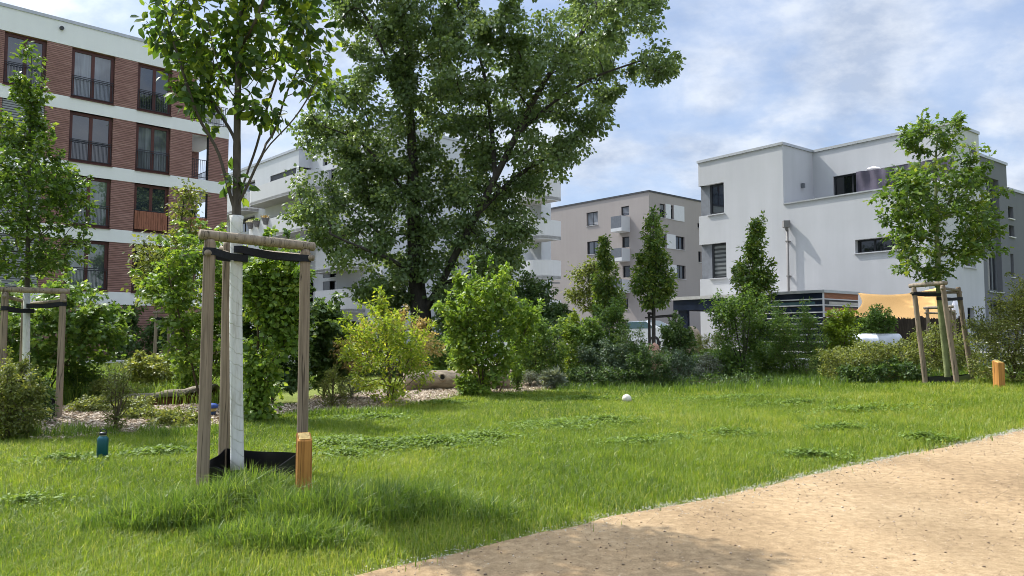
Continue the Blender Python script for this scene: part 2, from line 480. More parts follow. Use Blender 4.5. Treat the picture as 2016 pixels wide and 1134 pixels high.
def ground_mat():
    b = NT('lawn_soil')
    v = b.coord()
    n1 = b.noise(v, 0.55, 5, 0.6); n2 = b.noise(v, 9.0, 5, 0.65); n3 = b.noise(v, 60, 3)
    f = b.math('ADD', b.math('MULTIPLY', n1, 0.45), b.math('MULTIPLY', n2, 0.55))
    c = b.ramp(f, [(0.33, (0.085, 0.105, 0.022)), (0.5, (0.125, 0.155, 0.030)), (0.66, (0.19, 0.19, 0.055))])
    return b.done(b.bsdf(c, 0.95, 0.1, 0, b.bump(n3, 0.6, 0.02)))
ground_mat()
def path_mat():
    b = NT('sandy_gravel')
    v = b.coord()
    n1 = b.noise(v, 0.5, 5, 0.6); n2 = b.noise(v, 14.0, 6, 0.7); n3 = b.noise(v, 110, 4, 0.7); n4 = b.noise(b.coord((1, 1, 1)), 34, 3, 0.6)
    f = b.math('ADD', b.math('MULTIPLY', n1, 0.3), b.math('ADD', b.math('MULTIPLY', n2, 0.35), b.math('MULTIPLY', n3, 0.35)))
    c = b.ramp(f, [(0.36, (0.125, 0.083, 0.046)), (0.5, (0.265, 0.185, 0.102)), (0.66, (0.43, 0.325, 0.195))])
    vor = b.n('ShaderNodeTexVoronoi'); b.set(vor, 'Vector', v); b.set(vor, 'Scale', 95.0)
    st = b.ramp(vor.outputs['Distance'], [(0.14, 1.0), (0.26, 0.0)])
    sel = b.ramp(n4, [(0.54, 0.0), (0.62, 0.9)])
    tr = b.noise(b.coord((0.55, 0.16, 1), 'Object', (0, 0, R(28))), 2.2, 5, 0.6)
    c = b.mix(1.0, c, b.ramp(tr, [(0.35, 0.86), (0.65, 1.10)]), 'MULTIPLY')
    c = b.mix(b.math('MULTIPLY', b.math('MULTIPLY', st, sel), 0.45), c, (0.16, 0.112, 0.07))
    h = b.math('ADD', b.math('MULTIPLY', n3, 0.5), b.math('ADD', b.math('MULTIPLY', n2, 0.8), b.math('MULTIPLY', st, 0.3)))
    return b.done(b.bsdf(c, 0.95, 0.12, 0, b.bump(h, 0.45, 0.012)))
path_mat()
def mulch_mat():
    b = NT('mulch')
    v = b.coord()
    n2 = b.noise(v, 22.0, 5, 0.7); n1 = b.noise(v, 1.0, 4)
    f = b.math('ADD', b.math('MULTIPLY', n1, 0.4), b.math('MULTIPLY', n2, 0.6))
    c = b.ramp(f, [(0.35, (0.11, 0.085, 0.06)), (0.5, (0.27, 0.215, 0.155)), (0.63, (0.44, 0.37, 0.29))])
    return b.done(b.bsdf(c, 0.95, 0.1, 0, b.bump(n2, 0.9, 0.03)))
mulch_mat()

# ------------------------------------------------------------------ sky, sun, camera
SUN = Vector((-0.79, 0.605, 0.0)).normalized()
EL = R(50)
TO_SUN = Vector((SUN.x * math.cos(EL), SUN.y * math.cos(EL), math.sin(EL)))
w = bpy.data.worlds.new('World'); SC.world = w; w.use_nodes = True
class WT(NT):
    def __init__(s, t): s.t = t
wt = WT(w.node_tree); wt.t.nodes.clear()
sky = wt.n('ShaderNodeTexSky', _sky_type='NISHITA', _sun_disc=False)
sky.sun_elevation = EL; sky.sun_rotation = math.atan2(SUN.x, SUN.y)
sky.air_density = 1.0; sky.dust_density = 1.2; sky.ozone_density = 1.2
tc = wt.n('ShaderNodeTexCoord')
sep = wt.n('ShaderNodeSeparateXYZ'); wt.t.links.new(tc.outputs['Generated'], sep.inputs[0])
den = wt.math('ADD', wt.math('MAXIMUM', sep.outputs['Z'], 0.0), 0.50)
cb = wt.n('ShaderNodeCombineXYZ')
wt.t.links.new(wt.math('DIVIDE', sep.outputs['X'], den), cb.inputs[0])
wt.t.links.new(wt.math('DIVIDE', sep.outputs['Y'], den), cb.inputs[1])
mp = wt.n('ShaderNodeMapping'); wt.t.links.new(cb.outputs[0], mp.inputs['Vector'])
mp.inputs['Location'].default_value = (3.1, 1.4, 0); mp.inputs['Rotation'].default_value = (0, 0, R(25)); mp.inputs['Scale'].default_value = (1.7, 2.1, 1)
n1 = wt.noise(mp.outputs[0], 1.9, 9, 0.54, 0.35)
n2 = wt.noise(mp.outputs[0], 5.0, 8, 0.6, 0.2)
fc = wt.math('ADD', wt.math('MULTIPLY', n1, 0.80), wt.math('MULTIPLY', n2, 0.20))
cover = wt.ramp(fc, [(0.38, 0.15), (0.46, 0.38), (0.53, 0.78), (0.62, 1.0)])
shade = wt.ramp(wt.noise(mp.outputs[0], 3.6, 7, 0.6), [(0.36, (0.215, 0.255, 0.33)), (0.62, (0.385, 0.41, 0.45))])
shade = wt.mix(1.0, shade, (10.0, 10.0, 10.0), 'MULTIPLY')
skyc = wt.mix(0.65, sky.outputs[0], (1.35, 1.90, 3.1))
# sun glow and zenith boost on the clouds, out of frame, added as fill
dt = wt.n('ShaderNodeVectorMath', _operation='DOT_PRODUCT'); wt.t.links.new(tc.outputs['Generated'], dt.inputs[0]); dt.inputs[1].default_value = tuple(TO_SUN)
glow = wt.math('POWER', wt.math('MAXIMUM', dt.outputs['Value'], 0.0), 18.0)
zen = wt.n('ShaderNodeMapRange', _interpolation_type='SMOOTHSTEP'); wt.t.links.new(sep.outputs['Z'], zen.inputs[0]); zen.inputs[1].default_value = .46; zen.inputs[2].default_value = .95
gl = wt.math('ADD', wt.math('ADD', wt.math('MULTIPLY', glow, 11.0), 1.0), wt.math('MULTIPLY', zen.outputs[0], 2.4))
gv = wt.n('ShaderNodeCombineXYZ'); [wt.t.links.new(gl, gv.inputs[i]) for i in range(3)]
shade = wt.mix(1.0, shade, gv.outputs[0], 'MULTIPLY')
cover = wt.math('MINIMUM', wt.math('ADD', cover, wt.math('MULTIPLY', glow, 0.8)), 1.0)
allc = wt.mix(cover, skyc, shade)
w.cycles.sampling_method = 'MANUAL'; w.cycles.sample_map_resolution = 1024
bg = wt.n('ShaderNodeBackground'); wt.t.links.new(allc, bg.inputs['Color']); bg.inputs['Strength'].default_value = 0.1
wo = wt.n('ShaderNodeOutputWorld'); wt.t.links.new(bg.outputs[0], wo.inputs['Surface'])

sun = bpy.data.lights.new('sun', 'SUN'); sun.energy = 2.95; sun.angle = R(0.55); sun.color = (1.0, 0.955, 0.88)
so = bpy.data.objects.new('sun', sun); COL.objects.link(so)
so.rotation_euler = TO_SUN.to_track_quat('Z', 'Y').to_euler(); so.location = (-20, 15, 30)

cam = bpy.data.cameras.new('camera'); co = bpy.data.objects.new('camera', cam); COL.objects.link(co)
cam.sensor_width = 36.0; cam.lens = 36.0 * F / 2016.0; cam.clip_start = 0.05; cam.clip_end = 3000
co.location = (0, 0, EYE); co.rotation_euler = (R(90) + PITCH, 0, 0)
SC.camera = co
SC.view_settings.view_transform = 'Standard'
try: SC.view_settings.look = 'None'
except Exception: pass
SC.view_settings.exposure = 1.25; SC.view_settings.gamma = 1.0
SC.cycles.max_bounces = 8; SC.cycles.diffuse_bounces = 3; SC.cycles.transmission_bounces = 4; SC.cycles.glossy_bounces = 3
SC.cycles.use_adaptive_sampling = True; SC.cycles.adaptive_threshold = 0.004
SC.cycles.pixel_filter_type = 'BLACKMAN_HARRIS'; SC.cycles.filter_width = 0.95
try:
    SC.cycles.use_denoising = True; SC.cycles.denoiser = 'OPENIMAGEDENOISE'; SC.cycles.denoising_input_passes = 'RGB_ALBEDO_NORMAL'; SC.cycles.denoising_prefilter = 'ACCURATE'
except Exception: pass
SC.cycles.sample_clamp_indirect = 6.0
# ------------------------------------------------------------------ building parts
def window(parent, M, u0, u1, z0, z1, glassm='glass_dark', framem='frame_dark', rec=0.14, panes=2, rail=None,
           fw=0.08, sill=None, blind=None, label=None, split=None):
    f = MB(M); y0, y1 = rec, rec + 0.08
    f.box(u0, u0 + fw, y0, y1, z0, z1); f.box(u1 - fw, u1, y0, y1, z0, z1)
    f.box(u0 + fw, u1 - fw, y0, y1, z0, z0 + fw); f.box(u0 + fw, u1 - fw, y0, y1, z1 - fw, z1)
    cuts = split or [i / panes for i in range(1, panes)]
    for c in cuts:
        m = u0 + (u1 - u0) * c
        f.box(m - fw * 0.55, m + fw * 0.55, y0 + 0.005, y1 - 0.005, z0 + fw, z1 - fw)
    o = f.build('window', framem, parent)
    if label: o['label'] = label
    g = MB(M); g.quad((u0 + fw, y0 + 0.045, z0 + fw), (u1 - fw, y0 + 0.045, z0 + fw), (u1 - fw, y0 + 0.045, z1 - fw), (u0 + fw, y0 + 0.045, z1 - fw))
    g.build('pane', glassm, o)
    if blind:
        b = MB(M); zb = z1 - (z1 - z0) * blind
        b.box(u0 + fw + .01, u1 - fw - .01, y0 + 0.012, y0 + 0.03, zb, z1 - fw - .005)
        b.build('blind', 'blind_slats', o)
    if sill:
        s = MB(M); s.box(u0 - 0.04, u1 + 0.04, -0.06, rec + 0.02, z0 - 0.045, z0 - 0.004); s.build('sill', sill, o)
    if rail:
        b = MB(M); t = 0.014; yr = rec - 0.07
        zt_ = z0 + rail
        for zz in (zt_, zt_ - 0.09, z0 + 0.12):
            b.box(u0 + 0.03, u1 - 0.03, yr - t, yr + t, zz - t, zz + t)
        n = max(3, int((u1 - u0) / 0.12))
        for i in range(n + 1):
            uu = u0 + 0.045 + (u1 - u0 - 0.09) * i / n
            b.box(uu - 0.008, uu + 0.008, yr - 0.008, yr + 0.008, z0 + 0.13, zt_ - 0.1)
        b.build('railing', 'rail_metal', o)
    return o

def part_box(parent, name, mat, M, *dims):
    b = MB(M); b.box(*dims); return b.build(name, mat, parent)

# ================================================================== red brick block on the left
fa = Face(180, 35.0, vp=2540)
O = fa.o
red = empty('apartment_building', (O[0], O[1], 0), 'red strip-brick apartment block with white bands and tall brown windows', 'building', rz=fa.rz())
U = lambda px, py=300: fa.uz(px, py)[0]
Z = lambda px, py: fa.uz(px, py)[1]
s4, s3 = Z(139, 191), Z(139, 317)
P = s4 - s3
h4 = Z(139, 90.5); top = Z(139, 41.5)
wh = h4 - s4 - 0.02
bandh = P - wh
uA = U(-60); uEnd = U(449, 330); uL0, uL1 = U(378, 300), U(411.5, 300)
uT = U(386, 200)          # the top floor stops short of the corner
cols = [(U(4, 200), U(88.5, 200)), (U(138.5, 200), U(224.5, 200)), (U(270, 200), U(338, 200))]
cols.insert(0, (cols[0][0] - 4.6, cols[0][1] - 4.6))
sills = [s4, s3, s3 - P, s3 - 2 * P]
uA = cols[0][0] - 1.5
base_top = s3 - 2 * P - bandh
brick = MB()
bands = []
for k, zs in enumerate(sills):
    z0, z1 = zs, zs + wh
    u1 = uT if k == 0 else uEnd
    holes = [(a, b, z0, z1) for a, b in cols]
    if k > 0: holes.append((uL0, uL1, z0, z1 - 0.02))
    brick.wall(uA, u1, z0, z1, holes, 0.22)
    bands.append((u1 if k else uEnd, zs))
brick.wall(uA, uEnd, -0.3, base_top, [], 0.2)
DB = 11.0
bz0, bz1 = -0.3, s4 + wh
# side and back closing walls, loggia room
LD = 4.0
for k, zs in enumerate(sills):
    z0, z1 = zs, zs + wh
    if k == 0:
        brick.quad((uT, 0, z0), (uT, DB, z0), (uT, DB, z1), (uT, 0, z1))
    else:
        brick.quad((uEnd, 0, z0), (uEnd, 0.35, z0), (uEnd, 0.35, z1), (uEnd, 0, z1))
        brick.quad((uL1, 0.22, z0), (uL1, 0.22, z1), (uEnd, 0.35, z1), (uEnd, 0.35, z0))
        brick.quad((uEnd, LD, z0), (uEnd, DB, z0), (uEnd, DB, z1), (uEnd, LD, z1))
        brick.quad((uL0, 0.22, z0), (uL0, 0.22, z1), (uL0, LD, z1), (uL0, LD, z0))
        brick.quad((uL0, LD, z0), (uEnd, LD, z0), (uEnd, LD, z1), (uL0, LD, z1))
brick.quad((uEnd, 0, bz0), (uEnd, DB, bz0), (uEnd, DB, base_top), (uEnd, 0, base_top))
brick.quad((uA, DB, bz0), (uA, DB, bz1), (uEnd, DB, bz1 - P), (uEnd, DB, bz0))
brick.quad((uA, 0, bz0), (uA, 0, bz1), (uA, DB, bz1), (uA, DB, bz0))
brick.build('brick_wall', 'strip_brick', red)
for k, zs in enumerate(sills):
    b = MB(); b.box(uA - .01, uEnd + .012, -0.012, DB + .01, zs - bandh, zs - 0.001)
    b.build('floor_band', 'cream_band', red)
b = MB(); b.box(uA - .01, uT + .3, -0.012, DB + .01, h4 + 0.002, top - 0.12); b.build('roof_parapet', 'cream_band', red)
b = MB(); b.box(uA - .03, uT + .33, -0.05, DB + .04, top - 0.118, top + 0.03); b.build('roof_edge', 'metal_edge', red)
for k, zs in enumerate(sills):
    for j, (a, c) in enumerate(cols):
        z0, z1 = zs + 0.02, zs + wh - 0.02
        if j <= 1 and k >= 1:
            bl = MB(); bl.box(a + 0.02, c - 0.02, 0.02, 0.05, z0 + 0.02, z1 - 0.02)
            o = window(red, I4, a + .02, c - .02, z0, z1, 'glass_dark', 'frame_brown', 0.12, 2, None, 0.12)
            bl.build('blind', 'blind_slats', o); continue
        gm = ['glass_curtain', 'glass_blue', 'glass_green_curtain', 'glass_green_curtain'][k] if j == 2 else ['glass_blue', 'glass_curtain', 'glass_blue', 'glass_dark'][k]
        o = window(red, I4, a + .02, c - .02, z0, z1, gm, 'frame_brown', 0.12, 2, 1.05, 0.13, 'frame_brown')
        if k == 2 and j == 3:
            m = MB()
            n = 14
            for i in range(n):
                x0 = a + 0.05 + (c - a - 0.1) * i / n; x1 = a + 0.05 + (c - a - 0.1) * (i + 1) / n - 0.012
                m.box(x0, x1, 0.0 - 0.01, 0.018, z0 + 0.1, z0 + 1.0)
            m.box(a + .06, c - .06, 0.019, 0.035, z0 + 0.2, z0 + 0.9)
            m.build('balcony_boards', 'slat_wood', o)
# loggia railings and rear door
for k, zs in enumerate(sills[1:]):
    m = MB()
    for zz in (zs + 1.05, zs + 0.14):
        m.box(uL0 + .01, uL1 - .01, 0.10, 0.13, zz - .015, zz + .015)
        m.box(uEnd - .10, uEnd - .07, 0.36, LD - .01, zz - .015, zz + .015)
    n = 9
    for i in range(1, n):
        uu = uL0 + (uL1 - uL0) * i / n; m.box(uu - .009, uu + .009, .106, .124, zs + .155, zs + 1.035)
    for i in range(1, 30):
        yy = 0.36 + (LD - .4) * i / 30; m.box(uEnd - .094, uEnd - .076, yy - .009, yy + .009, zs + .155, zs + 1.035)
    m.build('loggia_railing', 'rail_metal', red)
    m = MB(); m.box(uL1 - .05, uL1 - .005, .05, .2, zs + .02, zs + wh - .03); m.build('loggia_post', 'frame_dark', red)
    if k == 1:
        m = MB()
        for i in range(7):
            x0 = uL0 + .02 + (uL1 - uL0 - .04) * i / 7; m.box(x0, x0 + (uL1 - uL0) / 7 - .012, 0.03, .05, zs + .08, zs + 1.0)
        m.box(uL0 + .03, uL1 - .03, .051, .066, zs + .2, zs + .9)
        m.build('balcony_boards', 'slat_wood', red)
        window(red, I4, uL0 + .35, uEnd - .1, zs + .05, zs + wh - .3, 'glass_blue', 'white_panel', LD - .25, 3, None, .09)
# roof terrace railing
m = MB(); zt4 = s4
for zz in (zt4 + 1.05, zt4 + 0.12):
    m.box(uT + .05, uEnd - .06, .06, .085, zz - .013, zz + .013); m.box(uEnd - .085, uEnd - .06, .086, 5.0, zz - .013, zz + .013)
for i in range(16):
    uu = uT + .07 + (uEnd - uT - .16) * i / 15; m.box(uu - .008, uu + .008, .064, .08, zt4, zt4 + 1.036)
for i in range(1, 22):
    yy = .1 + 4.9 * i / 22; m.box(uEnd - .08, uEnd - .064, yy - .008, yy + .008, zt4, zt4 + 1.036)
m.build('terrace_railing', 'rail_metal', red)
m = MB(); uu, zz = fa.uz(121, 56); m.lathe([(.05, 0), (.09, 0), (.09, .1), (.05, .1)], (0, 0, 0), 16)
vent = m.build('drain_outlet', 'dark_metal', red); vent.rotation_euler = (R(90), 0, 0); vent.location = (uu, -0.008, zz)
# wooden playhouse on the terrace
p0 = fa.at(fa.uz(402, 240)[0], 0.35); w_ = fa.uz(439, 240)[0] - fa.uz(402, 240)[0]
ph = empty('playhouse', (p0[0], p0[1], s4), 'small whitewashed wooden hutch with gable roof on the brick roof terrace', 'hutch', rz=fa.rz())
m = MB()
def gable(mb, x0, x1, y0, y1, zb, ze, zr):
    mb.prism([(x0, y0), (x1, y0), (x1, y1), (x0, y1)], zb, ze)
    xm = (x0 + x1) / 2
    mb.add([(x0, y0, ze), (x1, y0, ze), (xm, y0, zr), (x0, y1, ze), (x1, y1, ze), (xm, y1, zr)], [(0, 1, 2), (5, 4, 3)])
gable(m, 0, w_, 0, .8, 0.02, .95, 1.35); m.build('wall', 'white_paint_wood', ph)
m = MB(); m.box(w_ * .38, w_ * .72, -.012, .05, .62, .98); m.build('opening', 'frame_dark', ph)
m = MB()
for sx in (0, 1):
    a, c = ((-.1, .90), (w_ / 2, 1.43)) if sx == 0 else ((w_ + .1, .90), (w_ / 2, 1.43))
    q = [(a[0], -.08, a[1]), (c[0], -.08, c[1]), (c[0], .88, c[1]), (a[0], .88, a[1])]
    q2 = [(x, y, z + .05) for x, y, z in q]
    m.add(q + q2, [(0, 3, 2, 1), (4, 5, 6, 7), (0, 1, 5, 4), (2, 3, 7, 6), (0, 4, 7, 3), (1, 2, 6, 5)])
m.build('roof', 'stake_wood', ph)

# ================================================================== beige block in the middle distance
fb = Face(1280, 70.0, vp=-290); O = fb.o
bg_ = empty('apartment_building', (O[0], O[1], 0), 'beige rendered five-storey apartment block with small square balconies', 'building', rz=fb.rz())
UB = lambda px, py: fb.uz(px, py)
zr = UB(1280, 377)[1]
fr_ = Face(0, 0, xdir=fb.nin, origin=fb.o)      # right return starts at u = 0
MR = ret(0.0)
uLft = UB(1030, 500)[0]
def rect(f, x0, y0, x1, y1):
    xm = (x0 + x1) / 2
    a = f.uz(x0, y0); b = f.uz(x1, y1); ym = (y0 + y1) / 2
    return (f.uz(x0, ym)[0], f.uz(x1, ym)[0], f.uz(xm, y1)[1], f.uz(xm, y0)[1])
def S(ox, oy, sc, r): return (ox + r[0] / sc, oy + r[1] / sc, ox + r[2] / sc, oy + r[3] / sc)
Q = lambda *r: S(880, 330, 3.065, r)
wA = [(Q(842, 268, 910, 348), 'w'), (Q(845, 444, 914, 522), 'w'), (Q(872, 800, 922, 860), 'w'), (Q(1050, 233, 1098, 290), 'd'),
      (Q(1056, 417, 1100, 482), 'd'), (Q(1060, 592, 1105, 662), 'd'), (Q(1070, 790, 1094, 853), 'w'), (Q(588, 478, 617, 550), 'w')]
wB = [(Q(1284, 219, 1317, 302), 'w'), (Q(1350, 228, 1367, 310), 'n'), (Q(1290, 402, 1324, 482), 'w'), (Q(1380, 416, 1434, 494), 'w'),
      (Q(1385, 590, 1440, 671), 'w'), (Q(1512, 335, 1530, 364), 'n'), (Q(1517, 506, 1536, 570), 'n')]
pB = [Q(1318, 221, 1349, 308), Q(1368, 231, 1430, 322), Q(1325, 403, 1378, 490), Q(1330, 586, 1384, 664)]
rA = [(rect(fb, *r), t) for r, t in wA]; rB = [(rect(fr_, *r), t) for r, t in wB]
# a third storey row behind the trees, spaced like the ones that show
dz = rA[1][0][2] - rA[0][0][2]
rA.append(((rA[0][0][0], rA[0][0][1], rA[1][0][2] + dz, rA[1][0][3] + dz), 'w'))
uRend = fr_.uz(1420, 500)[0]
m = MB(); m.wall(uLft, 0, -0.5, zr, [r for r, _ in rA], .25)
m.M = MR; m.wall(0, uRend, -0.5, zr, [r for r, _ in rB], .25); m.M = I4
m.quad((uLft, 0, zr), (0, 0, zr), (0, uRend, zr), (uLft, uRend, zr))
m.quad((uLft, uRend, -.5), (uLft, uRend, zr), (0, uRend, zr), (0, uRend, -.5))
m.quad((uLft, 0, -.5), (uLft, 0, zr), (uLft, uRend, zr), (uLft, uRend, -.5))
m.build('wall', 'beige_render', bg_)
m = MB(); m.box(uLft - .05, .06, -.06, .1, zr + .004, zr + .16); m.box(-.1, .06, .101, uRend + .05, zr + .004, zr + .16); m.build('roof_edge', 'dark_metal', bg_)
for i, (r, t) in enumerate(rA):
    window(bg_, I4, *r, 'glass_blue', 'frame_dark', .16, 2 if t == 'w' else 1, None, .07, 'white_panel' if t == 'w' else None, [.9, 0, .0, .75, 0, 0, .5, 0, .4][i] or None)
for i, (r, t) in enumerate(rB):
    window(bg_, MR, *r, 'glass_dark', 'frame_dark', .16, 1 if t == 'n' else 2, None, .07, 'white_panel', [.4, .25, .3, 0, 0, 0, 0][i] or None)
for q in pB:
    r = rect(fr_, *q); m = MB(MR); m.box(r[0], r[1], -.05, .02, r[2], r[3]); m.build('shutter_panel', 'white_panel', bg_)
for q, lo in (((1205, 424, 1239, 458), 0), ((1206.5, 487, 1240.5, 516), 1), ((1207, 548, 1241, 578), 2)):
    x1 = fb.uz(1239.5, 450)[0] + .05; x0 = x1 - 1.35
    zt_ = fb.uz(1236, q[1] + 3)[1]; zb = fb.uz(1236, q[3] - 1)[1]
    m = MB(); m.box(x0, x1, -1.25, -.002, zb, zb + .32); bal = m.build('balcony', 'balcony_white', bg_)
    m = MB(); m.box(x1 - .05, x1 - .01, -1.2, -.01, zb + .325, zt_); m.build('side_panel', 'balcony_white', bal)
    m = MB(); m.box(x0 + .01, x1 - .06, -1.24, -1.2, zb + .325, zt_); m.build('front_panel', 'frame_grey', bal)
m = MB(); uu, zz = fb.uz(1206, 389); m.lathe([(.12, 0), (.12, .45), (.25, .46), (.25, .55), (.1, .6)], (uu, 2.0, zr), 10); m.build('roof_vent', 'metal_edge', bg_)

# ================================================================== stepped white block behind the big tree
fw_ = Face(583, 57.0, vp=-372); O = fw_.o
wb = empty('apartment_building', (O[0], O[1], 0), 'stepped white apartment block with rounded balconies behind the large tree', 'building', rz=fw_.rz())
zw = fw_.uz(583, 296)[1]
step1, seg2, step2, seg3 = 1.05, 10.1, 6.6, 8.5
uw0 = fw_.uz(430, 400)[0]
Y1 = step1; X2 = seg2; Y2 = Y1 + step2; X3 = X2 + seg3
face2 = Face(0, 0, xdir=fw_.d, origin=fw_.at(0, Y1)); face3 = Face(0, 0, xdir=fw_.d, origin=fw_.at(X2, Y2))
T2 = Matrix.Translation((0, Y1, 0)); T3 = Matrix.Translation((X2, Y2, 0))
W4 = lambda *r: S(460, 280, 6.3, r)
w1 = [rect(fw_, 532, 338, 583, 362), rect(fw_, 452, 362, 502, 384), rect(fw_, 530, 424, 578, 446), rect(fw_, 452, 430, 501, 458)]
holes1 = [(a, min(b, 0.0), c, e) for a, b, c, e in w1]
V4 = lambda *r: S(440, 250, 2.637, r)
w2 = [V4(515, 800, 582, 985), V4(632, 830, 700, 905), V4(632, 1008, 690, 1080), V4(430, 808, 466, 918), V4(515, 165, 540, 200)]
r2 = [rect(face2, *q) for q in w2]
pitchw = 2.9
r2 += [(r2[0][0], r2[0][1], r2[0][2] + pitchw * k, r2[0][2] + pitchw * k + 2.3) for k in (1, 2, 3)]
m = MB()
m.wall(uw0, 0, -.5, zw, holes1, .5)
m.M = ret(0); m.wall(0, Y1, -.5, zw, [(0.0, Y1, w1[0][2], w1[0][3])], .3); m.M = T2
m.wall(0, X2, -.5, zw, r2, .3); m.M = I4
m.M = Matrix.Translation((X2, Y1, 0)) @ ret(0); m.wall(0, step2, -.5, zw); m.M = T3
zw3 = face3.uz(1060, 398)[1]; m.wall(0, seg3, -.5, zw3, [], .3); m.M = I4
D_ = 22.0
YE = Y2 + .9
m.quad((X3, Y2, -.5), (X3, YE, -.5), (X3, YE, zw3), (X3, Y2, zw3)); m.quad((X2, YE, -.5), (X3, YE, -.5), (X3, YE, zw3), (X2, YE, zw3)); m.quad((X2, Y2, zw3), (X3, Y2, zw3), (X3, YE, zw3), (X2, YE, zw3))
m.quad((X2, Y2, zw3), (X2, YE, zw3), (X2, YE, zw), (X2, Y2, zw)); D_ = YE
m.quad((uw0, D_, -.5), (uw0, D_, zw), (X2, D_, zw), (X2, D_, -.5)); m.quad((uw0, 0, -.5), (uw0, 0, zw), (uw0, D_, zw), (uw0, D_, -.5))
m.add([(uw0, 0, zw), (0, 0, zw), (0, Y1, zw), (X2, Y1, zw), (X2, D_, zw), (uw0, D_, zw)], [tuple(range(6))])
m.build('wall', 'white_render_far', wb)
m = MB(); e = .06
m.box(uw0 - e, e, -e, .15, zw + .004, zw + .2); m.box(-.15, e, .151, Y1 - e - .001, zw + .004, zw + .2); m.box(-.15, X2 + e, Y1 - e, Y1 + .15, zw + .004, zw + .2)
m.box(X2 - .15, X2 + e, Y1 + .151, YE, zw + .004, zw + .2)
m.build('roof_edge', 'metal_edge', wb)
a, c, z0, z1 = w1[0]
# the corner window band with its lowered blind
m = MB(); m.box(a + .01, -.02, .08, .2, z1 - .45, z1 - .01); m.M = ret(0); m.box(.21, Y1 - .01, .08, .2, z1 - .45, z1 - .01); m.M = I4
cw = m.build('window', 'frame_dark', wb); cw['label'] = 'dark corner window with lowered blind'
m = MB(); m.quad((a + .01, .14, z0), (-.14, .14, z0), (-.14, .14, z1 - .46), (a + .01, .14, z1 - .46)); m.M = ret(0)
m.quad((.14, .14, z0), (Y1 - .01, .14, z0), (Y1 - .01, .14, z1 - .46), (.14, .14, z1 - .46)); m.build('pane', 'glass_dark', cw)
for r in w1[1:]: window(wb, I4, r[0], r[1], r[2], r[3], 'glass_dark', 'frame_dark', .3, 2, None, .08)
for i, r in enumerate(r2):
    window(wb, T2, r[0], r[1], r[2], r[3], 'glass_dark', 'frame_dark', .2, 2, None, .07)
    if i in (0, 1, 2, 5, 6, 7):
        m = MB(T2); m.box(r[0], r[0] + (r[1] - r[0]) * .5, .03, .09, r[2], r[3]); m.build('shutter_panel', 'frame_grey', wb)
def drum(parent, M, u0, u1, prot, z0, z1, rad, name='balcony', mat='balcony_white'):
    """balcony with a rounded parapet, open at the wall side"""
    out = []
    n = 8
    out.append((u0, -.003)); 
    for i in range(n + 1):
        t = math.pi + i * math.pi / 2 / n; out.append((u0 + rad + rad * math.cos(t), -prot + rad + rad * math.sin(t)))
    for i in range(n + 1):
        t = 1.5 * math.pi + i * math.pi / 2 / n; out.append((u1 - rad + rad * math.cos(t), -prot + rad + rad * math.sin(t)))
    out.append((u1, -.003))
    m = MB(M); m.prism(out, z0, z0 + .2)
    o = m.build(name, 'concrete', parent)
    k = len(out); q = MB(M); cx = (u0 + u1) / 2
    inn = [(cx + (x - cx) * (1 - .16 / (u1 - u0)), y * (1 - .08 / prot) if y < -.01 else y) for x, y in out]
    vs = [(x, y, z0 - .03) for x, y in out] + [(x, y, z1) for x, y in out] + [(x, y, z0 - .03) for x, y in inn] + [(x, y, z1) for x, y in inn]
    fs = []
    for i in range(k - 1):
        fs += [(i, i + 1, k + i + 1, k + i), (2 * k + i + 1, 2 * k + i, 3 * k + i, 3 * k + i + 1), (k + i, k + i + 1, 3 * k + i + 1, 3 * k + i)]
    q.add(vs, fs); q.build('parapet', mat, o, smooth=False)
    return o
zb1, zp1 = fw_.uz(520, 413)[1], fw_.uz(520, 376)[1]
ub0 = fw_.uz(512, 400)[0]
drum(wb, I4, ub0 + .9, 4.6, 1.5, zb1 + .1, zp1 - .1, .7)
drum(wb, I4, uw0 + .2, fw_.uz(503, 400)[0] + .6, 1.3, fw_.uz(490, 424)[1] + .1, fw_.uz(490, 386)[1], .7)
dzw = 2.9
b2 = drum(wb, I4, ub0 + .9, 4.6, 1.5, zb1 + .1 - dzw, zp1 - .1 - dzw + .05, .7)
for k in (3, 4): drum(wb, T2, 3.0, 8.0, 1.4, zb1 - dzw * (k - 1), zp1 - dzw * (k - 1), .7)
# rounded tower of balconies at the far end
ft = face3
ue = ft.uz(1052, 500)[0]
for y0, y1 in ((553, 515), (476, 438), (400, 354), (640, 592)):
    za, zbb = ft.uz(1088, y0)[1], ft.uz(1088, y1)[1]
    drum(wb, T3, seg3 - 1.2, seg3 + 1.75, 1.7, za + .05, zbb, 1.05)
# flower pots hung on the lower parapet
for i, (px, py) in enumerate(((521.5, 449), (534, 446), (551.5, 441))):
    uu, zz = fw_.uz(px, py)
    p = fw_.at(uu + .9, -1.62); 
    lab = ['grey flower pot with pale pink blooms hung on white balcony parapet', 'grey flower pot with green foliage between two others on balcony', 'grey flower pot with orange blooms nearest the big tree on balcony'][i]
    o = empty('flower_pot', (p[0], p[1], zz - .3), lab, 'flower pot', 'flower pots on the white balcony', fw_.rz())
    m = MB(); m.lathe([(.16, 0), (.30, .42), (.33, .42), (.33, .47), (.26, .47)], (0, 0, 0), 14); m.build('pot', 'terracotta_pot', o)
    n = 60; P_ = np.c_[rng.normal(0, .14, n), rng.normal(0, .14, n), rng.uniform(.45, .62, n)]
    POTS = globals().setdefault('POTS', []); POTS.append((o, P_, ['petal', 'leaf_mid', 'toy_yellow'][i]))
